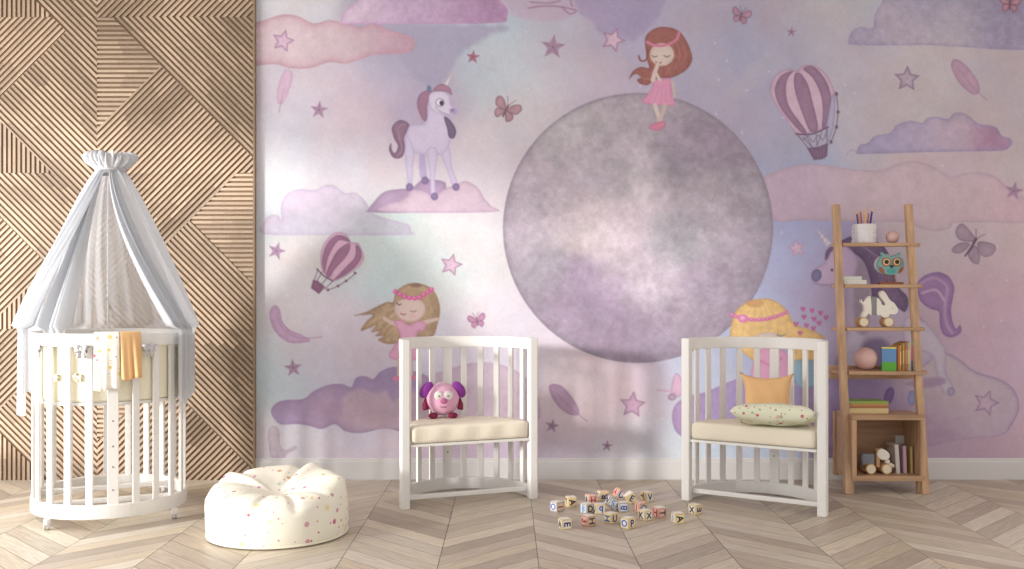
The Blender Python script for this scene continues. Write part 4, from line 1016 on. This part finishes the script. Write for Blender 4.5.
# two pale books lying on the second board
q = at_shelf(855.5, Z2, 0.02); book(q, 0.12, 0.118, 0.023, (226,222,214), 'pale cream book lying flat, lower of the two on the second board', 'pale books on the second board', upright=False)
q = at_shelf(852.5, Z2+0.0235, 0.025); book(q, 0.11, 0.098, 0.019, (214,216,208), 'pale grey book lying flat, upper of the two on the second board', 'pale books on the second board', upright=False)
# row of books on the fourth board
ROW = [((196,120,60),0.120,0.016,'brown orange'),((206,160,70),0.128,0.012,'mustard'),((150,84,60),0.132,0.011,'brick brown'),((176,160,70),0.136,0.012,'olive yellow'),((206,90,70),0.138,0.009,'red'),((120,140,70),0.142,0.012,'moss green'),((220,120,160),0.145,0.010,'pink'),((206,206,80),0.140,0.010,'lime yellow'),((216,206,196),0.147,0.013,'off-white')]
xr = at_shelf(884.5, Z4, 0)[0]; x = xr
yb_ = fy(Z4)+0.05
fb = thing('book', 'blue and green picture book with yellow top standing at the left of the row', 'book', (X(888.5, fy(Z4)+0.03), fy(Z4)+0.022, Z4), math.radians(-12), 'books standing on the fourth board')
b = MB(); b.box((0.0, 0.010, 0.062), (0.070, 0.018, 0.118)); b.build('pages', paper, fb)
b = MB(); b.box((0.0, 0.000, 0.082), (0.072, 0.002, 0.070)); b.box((0,0.020,0.0625),(0.072,0.002,0.125)); b.build('cover', mat('sky_cover', (104,150,200), 0.5), fb, bevel=0.0005)
b = MB(); b.box((0.0, 0.000, 0.0235), (0.072, 0.002, 0.047)); b.build('cover_green_field', mat('green_cover', (96,176,60), 0.5), fb)
b = MB(); b.box((0.0, 0.000, 0.121), (0.072, 0.002, 0.008)); b.build('cover_yellow_band', mat('yellow_cover', (236,220,80), 0.5), fb)
b = MB(); b.box((-0.0355, 0.010, 0.0625), (0.002, 0.020, 0.125)); b.build('spine', mat('spine_teal', (70,120,150), 0.5), fb)
x = X(896.8, yb_)
for i, (c, h, t, nm) in enumerate(ROW):
    t *= 0.67
    book((x+t/2, yb_-0.012, Z4), 0.105, h*1.05, t-0.0006, c, '%s book standing between the %s and %s books on the fourth board' % (nm, ROW[i-1][3] if i else 'blue and green', ROW[i+1][3] if i < len(ROW)-1 else 'thick pink'), 'books standing on the fourth board', mark=(tuple(min(255, v+50) for v in c), 0.5) if i % 2 else None)
    x += t
b = book((x+0.009, yb_-0.014, Z4), 0.11, 0.150, 0.018, (222,110,160), 'thick pink, blue and teal book near the right end of the upright row', 'books standing on the fourth board')
q = MB(); q.box((0, -0.0006, 0.026), (0.0182, 0.0016, 0.052)); q.build('spine_blue_panel', mat('blue_panel', (50,110,160), 0.5), b)
q = MB(); q.box((0, -0.0006, 0.142), (0.0182, 0.0016, 0.016)); q.build('spine_teal_panel', mat('teal_panel', (70,200,170), 0.5), b)
x += 0.019
book((x+0.0035, yb_-0.012, Z4), 0.10, 0.148, 0.006, (120,56,44), 'dark red book at the right end of the upright row', 'books standing on the fourth board')
# four books lying on the box
zz = ZT
for i, (c, t, w_, nm) in enumerate((((226,204,150),0.026,0.202,'thick cream book lying flat, lowest of the four on the pine box'),((176,120,76),0.011,0.198,'thin brown book lying flat, second from the bottom on the pine box'),((200,140,90),0.011,0.200,'thin tan book lying flat, third from the bottom on the pine box'),((150,176,84),0.013,0.200,'green book lying flat, topmost of the four on the pine box'))):
    q = at_shelf(869+(i % 2)*0.6, ZT, 0.035); book((q[0], q[1], zz), 0.14, w_, t, c, nm, 'books lying on the pine box', upright=False, rz=math.radians((0,1,-1,0.5)[i])); zz += t+0.0003

# owl figure
teal = mat('owl_teal', (128,172,170), 0.5); ob = mat('owl_brown', (160,98,64), 0.55)
q = at_shelf(890.5, Z2, 0.07); owl = thing('owl_figure', 'teal wooden owl with big round eyes standing on a brown base', 'figurine', q)
b = MB(); b.box((0, 0, 0.0065), (0.125, 0.040, 0.013)); b.build('base', ob, owl, bevel=0.002)
for sx in (-1, 1):
    MB().tube([(sx*0.017, 0, 0.012), (sx*0.017, 0, 0.062)], 0.0038, 10).build('leg', ob, owl, smooth=True)
def circ(cx, cz, r, a0=0, a1=2*PI, n=28, ry=None): return [(cx+r*math.cos(a), cz+(ry or r)*math.sin(a)) for a in np.linspace(a0, a1, n)]
cz = 0.108; hd = [(0.070*math.cos(a), cz+0.058*math.sin(a)) for a in np.linspace(math.radians(-228), math.radians(48), 40)]
hd += [(0.050, cz+0.050), (0.052, cz+0.066), (0.030, cz+0.052), (0.0, cz+0.040), (-0.030, cz+0.052), (-0.052, cz+0.066), (-0.050, cz+0.050)]
b = MB().prism(hd, -0.012, 0.012); b.build('body', teal, owl, bevel=0.002)
b = MB().prism([(x_-0.008, z_) for x_, z_ in circ(0, cz, 0.074, ry=0.055)[:-1]], 0.0125, 0.018); b.build('back_disc', mat('owl_back', (206,202,200), 0.6), owl)
for sx in (-1, 1):
    def disc(nm, r, y0, y1, m, par, cx=sx*0.028, c_z=cz+0.012):
        M = Matrix.Translation((cx, 0, c_z)) @ Matrix.Rotation(PI/2, 4, 'X')
        return MB().lathe([(r, -y1), (r, -y0)], 30, M=M).build(nm, m, par)
    e = disc('eye', 0.0235, -0.0165, -0.012, ob, owl)
    M = Matrix.Translation((sx*0.028, 0, cz+0.012)) @ Matrix.Rotation(PI/2, 4, 'X')
    MB().lathe([(0.0185, 0.0168), (0.0185, 0.0182)], 30, M=M).build('eye_ring', mat('owl_ring', (226,190,140), 0.5), e)
    MB().lathe([(0.0115, 0.0184), (0.0115, 0.0200)], 26, M=M).build('pupil', dark, e)
    w_ = [(sx*0.066, cz-0.012), (sx*0.060, cz-0.034), (sx*0.044, cz-0.050), (sx*0.036, cz-0.046), (sx*0.040, cz-0.030), (sx*0.052, cz-0.016)]
    MB().prism(w_, -0.0150, -0.0122).build('wing', ob, owl)
MB().prism([(-0.011, cz-0.008), (0, cz-0.020), (0.011, cz-0.008), (0, cz-0.004)], -0.019, -0.0122).build('beak', dark, owl)
MB().prism(circ(0, cz-0.036, 0.022, ry=0.016)[:-1], -0.0145, -0.0122).build('belly', mat('owl_belly', (84,164,156), 0.5), owl)

# rabbit pull toy
ivory = mat('toy_white', (240,236,224), 0.5); tw = mat('toy_wood', (206,164,116), 0.5, noise=0.15, scale=6)
q = at_shelf(876, Z3, 0.075); rab = thing('rabbit_toy', 'white wooden rabbit pull toy with a grey middle band on wooden wheels', 'toy', q)
def rp(px, py): return ((px-876)/189.0, (328-py)/189.0)      # proportions of the figure
tail_half = [rp(*p_) for p_ in smoothpts([(860.5,300),(862.5,303),(866,298.5),(870,298),(870.6,316),(868,314.5),(865,318),(861.5,319),(861,316),(863.5,311),(862.6,306),(860,303)], True, 4)]
head_half = [rp(*p_) for p_ in smoothpts([(876,299),(880,302),(881,305),(884,306.5),(884.4,304),(880,298),(879,293.5),(881.5,291.5),(885,294),(889,300.5),(893.5,304),(896.8,309),(897,313),(893.5,315.5),(889.5,315.2),(887,318.5),(883,318.6),(880,316),(876,315)], True, 4)]
MB().prism(tail_half, -0.014, 0.014).build('rear_body', ivory, rab, bevel=0.003)
hb = MB().prism(head_half, -0.014, 0.014).build('front_body', ivory, rab, bevel=0.003)
MB().ball((rp(891.5,309)[0], -0.0145, rp(891.5,309)[1]), 0.0022, n=10).build('eye', dark, hb)
gm = mat('grey_felt', (158,156,158), 0.8)
for k in range(3): MB().prism([rp(870.9+k*1.75, 297.5), rp(872.5+k*1.75, 297.5), rp(872.5+k*1.75, 315.2), rp(870.9+k*1.75, 315.2)], -0.015, 0.015).build('felt_band', gm, rab, bevel=0.003)
for (wx, wz) in (rp(861.5,321.5), rp(886.5,322)):
    MB().tube([(wx, -0.030, 0.0265), (wx, 0.030, 0.0265)], 0.004, 10).build('axle', tw, rab, smooth=True)
    for sy in (-1, 1):
        M = Matrix.Translation((wx, sy*0.024, 0.0265)) @ Matrix.Rotation(PI/2, 4, 'X')
        w_ = MB().lathe([(0.024, -0.010), (0.0265, -0.008), (0.0265, 0.008), (0.024, 0.010)], 32, M=M).build('wheel', tw, rab, autosm=True)
        M2 = Matrix.Translation((wx, sy*0.024+sy*0.0105, 0.0265)) @ Matrix.Rotation(PI/2, 4, 'X')
        MB().lathe([(0.0215, -0.0015), (0.0215, 0.0015)], 28, M=M2).build('wheel_face', mat('wheel_white', (236,224,196), 0.5), w_)

# dog toy in the box
q = (X(877, 4.99), 5.0, ZB); dog = thing('dog_toy', 'grey and wood dog pull toy on wheels inside the pine box', 'toy', q)
gb = mat('toy_grey', (128,132,142), 0.7)
b = MB(); b.box((-0.048, 0, 0.072), (0.070, 0.040, 0.062)); b.build('body', gb, dog, bevel=0.010)
b = MB(); b.box((0.002, 0, 0.080), (0.020, 0.046, 0.095)); b.build('shoulder', tw, dog, bevel=0.006)
M = Matrix.Translation((0.028, -0.014, 0.100)) @ Matrix.Rotation(math.radians(-20), 4, 'Y')
hd_ = MB().prism([(x_, z_) for x_, z_ in smoothpts([(-0.030,0.012),(-0.012,0.032),(0.012,0.026),(0.030,-0.004),(0.024,-0.026),(0.0,-0.030),(-0.024,-0.016)], True, 4)], -0.012, 0.012, M=M).build('head', ivory, dog, bevel=0.004)
MB().tube([(0.055, -0.01, 0.040), (0.072, -0.012, 0.045), (0.085, -0.012, 0.036)], [0.010, 0.012, 0.009], 10).build('front_paw', ivory, dog, smooth=True)
MB().ball((0.052, -0.012, 0.062), 0.014, n=14).build('tassel', ivory, dog, smooth=True)
for wx in (-0.042, 0.040):
    MB().tube([(wx, -0.034, 0.0275), (wx, 0.034, 0.0275)], 0.004, 10).build('axle', tw, dog, smooth=True)
    for sy in (-1, 1):
        M = Matrix.Translation((wx, sy*0.028, 0.0275)) @ Matrix.Rotation(PI/2, 4, 'X')
        w_ = MB().lathe([(0.025, -0.012), (0.0275, -0.010), (0.0275, 0.010), (0.025, 0.012)], 32, M=M).build('wheel', tw, dog, autosm=True)
        M2 = Matrix.Translation((wx, sy*0.028+sy*0.0125, 0.0275)) @ Matrix.Rotation(PI/2, 4, 'X')
        MB().lathe([(0.022, -0.0015), (0.022, 0.0015)], 28, M=M2).build('wheel_face', mat('wheel_white', (236,224,196), 0.5), w_)
# three books in the box
spot = dots_mat('spotted_cover', (214,206,204), [(70,64,70),(190,160,170),(120,110,116),(206,180,140)], 30, 0.25, bump=0)
bcov = [((X(898.0,4.99)), 0.020, 0.150, spot, 'grey spotted book standing in the pine box, leftmost of the upright books', -0.06), (X(905.0,4.99), 0.016, 0.142, (198,164,176), 'dusty pink book standing in the middle of the books in the pine box', -0.03), (X(911.5,4.99), 0.010, 0.140, (196,170,110), 'thin ochre book standing at the right of the books in the pine box', -0.02)]
for x_, t_, h_, c_, lb, ln in bcov: book((x_, 4.985, ZB+0.001), 0.11, h_, t_, c_, lb, 'books standing in the pine box', lean=ln)
tb = book((X(908.0,5.05), 5.118, ZB+0.001), 0.022, 0.178, 0.075, (206,200,194), 'pale grey tall book leaning behind the others in the pine box', 'books standing in the pine box')

# ------------------------------------------------------------------ pillows
def pillow(name, w, h, t, matl, label, loc, rot, pinch=0.10, ears=0.0):
    N = 30; b = MB(); vs = []; fs = []
    for side in (-1, 1):
        for i in range(N+1):
            for j in range(N+1):
                u, v = -1+2*i/N, -1+2*j/N
                x = u*w/2*(1-pinch*(1-v*v)); z = v*h/2*(1-pinch*1.2*(1-u*u))
                if ears:
                    e = ears*(abs(u)**6)*(abs(v)**6); x += math.copysign(e, u); z += math.copysign(e, v)
                th = t/2*((1-u**4)*(1-v**4))**0.5*(1+0.06*math.sin(u*7+v*3)+0.05*math.sin(v*9))
                vs.append((x, side*th, z))
    K_ = (N+1)*(N+1)
    for s in (0, 1):
        for i in range(N):
            for j in range(N):
                a = s*K_+i*(N+1)+j; f = (a, a+1, a+N+2, a+N+1); fs.append(f if s else f[::-1])
    me_ = b.add(vs, fs); o = me_.build(name, matl, None, smooth=True)
    bm = bmesh.new(); bm.from_mesh(o.data); bmesh.ops.remove_doubles(bm, verts=bm.verts, dist=1e-5); bm.to_mesh(o.data); bm.free()
    o.location = loc; o.rotation_euler = rot; return tag(o, label, 'pillow')
Mr = Matrix.Translation((XRc, YR, 0)) @ Matrix.Rotation(angR, 4, 'Z')
pillow('pillow', 0.240, 0.232, 0.080, orange, 'orange pillow with pointed corners propped upright on the right chair', (X(768, 4.70), 4.715, 0.513), (math.radians(-12), 0, math.radians(-12)), 0.13, 0.012)
fl2 = dots_mat('flower_pillow_print', (228,230,204), [(200,110,120),(176,190,140),(196,130,120),(160,180,130),(226,180,170)], 30, 0.26, bump=0.1)
pillow('pillow', 0.390, 0.250, 0.098, fl2, 'pale green flowered pillow lying flat on the right chair', (X(774, 4.57), 4.57, 0.449), (math.radians(78), 0, math.radians(-20)), 0.08)

# ------------------------------------------------------------------ plush toy on the left chair
pk = mat('plush_pink', (222,168,196), 0.9, bump=0.2, bscale=50, sheen=0.3); pu = mat('plush_purple', (128,34,140), 0.7, sheen=0.4); mg = mat('plush_maroon', (128,28,66), 0.85)
PYY = 4.92; pz = 0.394; pl = thing('plush_toy', 'round pink plush puppy with floppy purple ears sitting on the left chair', 'plush toy', (X(442.5, PYY), PYY, pz), math.radians(8))
bd = MB().ball((0, 0, 0.085), 0.078, n=40, sc=(1.0, 0.92, 0.96)).build('body', pk, pl, smooth=True)
for sx in (-1, 1):
    Me = Matrix.Translation((sx*0.074, -0.016, 0.128)) @ Matrix.Rotation(sx*math.radians(-34), 4, 'Y')
    MB().ball((0, 0, 0), 0.042, n=24, sc=(0.62, 0.36, 1.0), M=Me).build('ear', pu, pl, smooth=True)
    MB().ball((sx*0.045, -0.035, 0.012), 0.022, n=18, sc=(1, 1.3, 0.62)).build('paw', mg, pl, smooth=True)
    MB().tube([(sx*0.070, -0.01, 0.085), (sx*0.082, -0.022, 0.060), (sx*0.078, -0.030, 0.040)], [0.012, 0.012, 0.014], 12).build('arm', mg, pl, smooth=True)
    e = MB().ball((sx*0.022, -0.064, 0.106), 0.021, n=20, sc=(1, 0.5, 1)).build('eye', mat('plush_white', (222,218,214), 0.8), pl, smooth=True)
    MB().ball((sx*0.020, -0.0735, 0.104), 0.0045, n=12, sc=(1,0.6,1)).build('pupil', mat('pupil_grey', (120,110,120), 0.4), e, smooth=True)
MB().ball((0, -0.072, 0.082), 0.014, n=18, sc=(1.2, 0.8, 0.9)).build('nose', mat('plush_nose', (190,110,150), 0.7), pl, smooth=True)
MB().tube([(-0.014, -0.068, 0.056), (-0.007, -0.0715, 0.052), (0.0, -0.072, 0.057), (0.007, -0.0715, 0.052), (0.014, -0.068, 0.056)], 0.0015, 6).build('mouth', mat('plush_mouth', (120,50,80), 0.8), pl, smooth=True)

pl.scale = (1.12, 1.12, 1.12)
# ------------------------------------------------------------------ letter blocks
BS = 0.046
wood_b = mat('block_wood', (226,206,174), 0.55, noise=0.1, scale=20)
LM = {'b': mat('letter_blue', (44,92,180), 0.5), 'n': mat('letter_navy', (30,46,110), 0.5), 'k': mat('letter_black', (34,30,32), 0.5), 'r': mat('letter_red', (176,48,48), 0.5), 'c': mat('letter_sky', (90,160,220), 0.5)}
FM = {'w': mat('face_white', (240,236,230), 0.55), 'y': mat('face_cream', (236,222,180), 0.55), 'p': mat('face_rose', (236,196,190), 0.55), 's': wood_b}
EM = {'y': mat('edge_yellow', (226,200,110), 0.5), 'r': mat('edge_red', (206,110,96), 0.5), 'b': mat('edge_blue', (110,140,190), 0.5)}
letter_cache = {}
def letter_mesh(ch, m):
    if (ch, m) in letter_cache: return letter_cache[(ch, m)]
    cu = bpy.data.curves.new('letter', 'FONT'); cu.body = ch; cu.size = 0.046; cu.align_x = 'CENTER'; cu.align_y = 'CENTER'; cu.extrude = 0.0006; cu.offset = 0.0010
    ob_ = bpy.data.objects.new('letter', cu); C.objects.link(ob_)
    dg = bpy.context.evaluated_depsgraph_get(); me = bpy.data.meshes.new_from_object(ob_.evaluated_get(dg)); bpy.data.objects.remove(ob_)
    c = np.array([v.co[:] for v in me.vertices]); mid = (c.max(0)+c.min(0))/2; s = 0.031/max((c.max(0)-c.min(0))[:2])
    for v in me.vertices: v.co = Vector(((v.co.x-mid[0])*s, (v.co.y-mid[1])*s, v.co.z))
    me.materials.clear(); me.materials.append(LM[m]); me.name = 'letter'; letter_cache[(ch, m)] = me; return me
def block(px, py, rz, left, right, label, tilt=(0,0), zc=None, edge='y', top='w', dpx=0):
    """px, py = image position of the block's lowest front corner zone; left/right = (char, colour, face, turn in degrees)"""
    Y = F/(py-HY)+0.024
    if zc is None: zc = BS/2
    t = thing('letter_block', label, 'toy block', (X(px, Y), Y, zc), 0, 'wooden letter blocks on the floor')
    t.rotation_euler = (math.radians(tilt[0]), math.radians(tilt[1]), math.radians(rz))
    b = MB(); b.box((0,0,0), (BS, BS, BS)); b.build('cube', wood_b, t, bevel=0.0025)
    h = BS/2
    A_, B_ = (left, right) if rz < 30 else (right, left)
    for nm, (ch, cm, fm_, turn), R_ in (('f', A_, Matrix.Rotation(PI/2, 4, 'X')), ('l', B_, Matrix.Rotation(-PI/2, 4, 'Z') @ Matrix.Rotation(PI/2, 4, 'X'))):
        M = R_ @ Matrix.Translation((0, 0, h))
        fp = MB(); fp.box((0, 0, 0.0003), (BS*0.86, BS*0.86, 0.0012), M=M)
        f_ = fp.build('painted_face', EM[edge], t)
        fp = MB(); fp.box((0, 0, 0.0009), (BS*0.76, BS*0.76, 0.0006), M=M); fp.build('face_panel', FM[fm_], f_)
        if ch:
            l = bpy.data.objects.new('letter', letter_mesh(ch, cm)); C.objects.link(l); l.parent = f_
            l.matrix_local = M @ Matrix.Translation((0, 0, 0.0014)) @ Matrix.Rotation(math.radians(turn), 4, 'Z')
    fp = MB(); fp.box((0, 0, h+0.0003), (BS*0.82, BS*0.82, 0.0010)); fp.build('top_face', FM[top], t)
    return t
W, Yc, P_, S_ = 'w', 'y', 'p', 's'
block(557, 512, 40, ('O','b',W,0), ('I','r',S_,90), 'letter block with a blue O, leftmost of the blocks', edge='b')
block(571, 507, 14, ('A','k',S_,-80), ('T','k',S_,0), 'letter block with a black sideways A behind the leftmost block', edge='y')
block(565, 530, 22, ('E','n',W,-90), ('A','k',W,0), 'letter block with a dark blue sideways E, nearest on the left', edge='y')
block(591, 505, 22, ('H','r',P_,0), ('I','k',W,0), 'letter block with a red H at the back of the heap', edge='r', top='p')
block(603, 501, 12, ('R','n',S_,90), ('O','b',Yc,0), 'letter block with a dark sideways R at the very back of the heap', edge='y', top='p')
block(587, 514, 38, ('8','c',W,0), ('D','k',S_,0), 'letter block with a light blue 8 at the left end of the heap', edge='b')
block(588.5, 526.5, 36, ('3','r',P_,-90), ('H','k',S_,90), 'letter block with a red sideways 3 in front of the heap on the left', edge='r')
block(599.5, 514.5, 12, ('q','b',W,0), ('U','n',W,0), 'letter block with a blue q beside the light blue 8', edge='y')
block(611, 512, 18, ('S','c',W,20), ('N','k',W,0), 'tilted letter block with a light blue S in the middle of the heap', tilt=(0,38), zc=0.040, edge='b')
block(619, 502, 20, ('U','b',W,0), ('A','r',P_,0), 'tilted letter block with a blue U at the back of the heap', tilt=(0,36), zc=0.0335, edge='r')
block(622.5, 512.5, 10, ('B','b',W,80), ('E','n',W,0), 'letter block with a blue sideways B in the middle of the heap', edge='b')
block(630, 505, 16, ('E','n',Yc,-60), ('L','k',S_,0), 'tilted letter block with dark blue bars behind the sideways B', tilt=(0,-30), zc=0.0315, edge='y')
block(611, 524, 40, ('H','b',Yc,90), ('U','n',S_,0), 'letter block with a blue sideways H in the front middle of the heap', edge='y')
block(628, 529, 42, ('O','b',W,0), ('P','n',S_,0), 'letter block with a blue O and a dark P, foremost of the heap', edge='y')
block(641, 513, 24, ('O','b',Yc,80), ('I','r',P_,0), 'letter block with a blue sideways O at the right of the heap', edge='r', top='p')
block(647, 502, 30, ('Y','k',S_,30), ('V','n',W,0), 'letter block with a black Y at the right back of the heap', edge='y')
block(645.5, 521, 32, ('K','k',W,0), ('X','k',W,0), 'letter block with a black K at the right front of the heap', edge='y')
block(659.5, 518, 28, ('T','k',P_,-90), ('H','r',P_,0), 'letter block with a black sideways T at the right end of the heap', edge='r')
block(678, 524, 14, ('A','k',Yc,-80), ('I','b',W,0), 'letter block with a black sideways A, alone between the heap and the right chair', edge='y')
block(695, 515, 42, ('X','k',W,0), ('E','n',S_,90), 'letter block with a black X beside the right chair leg', edge='y')
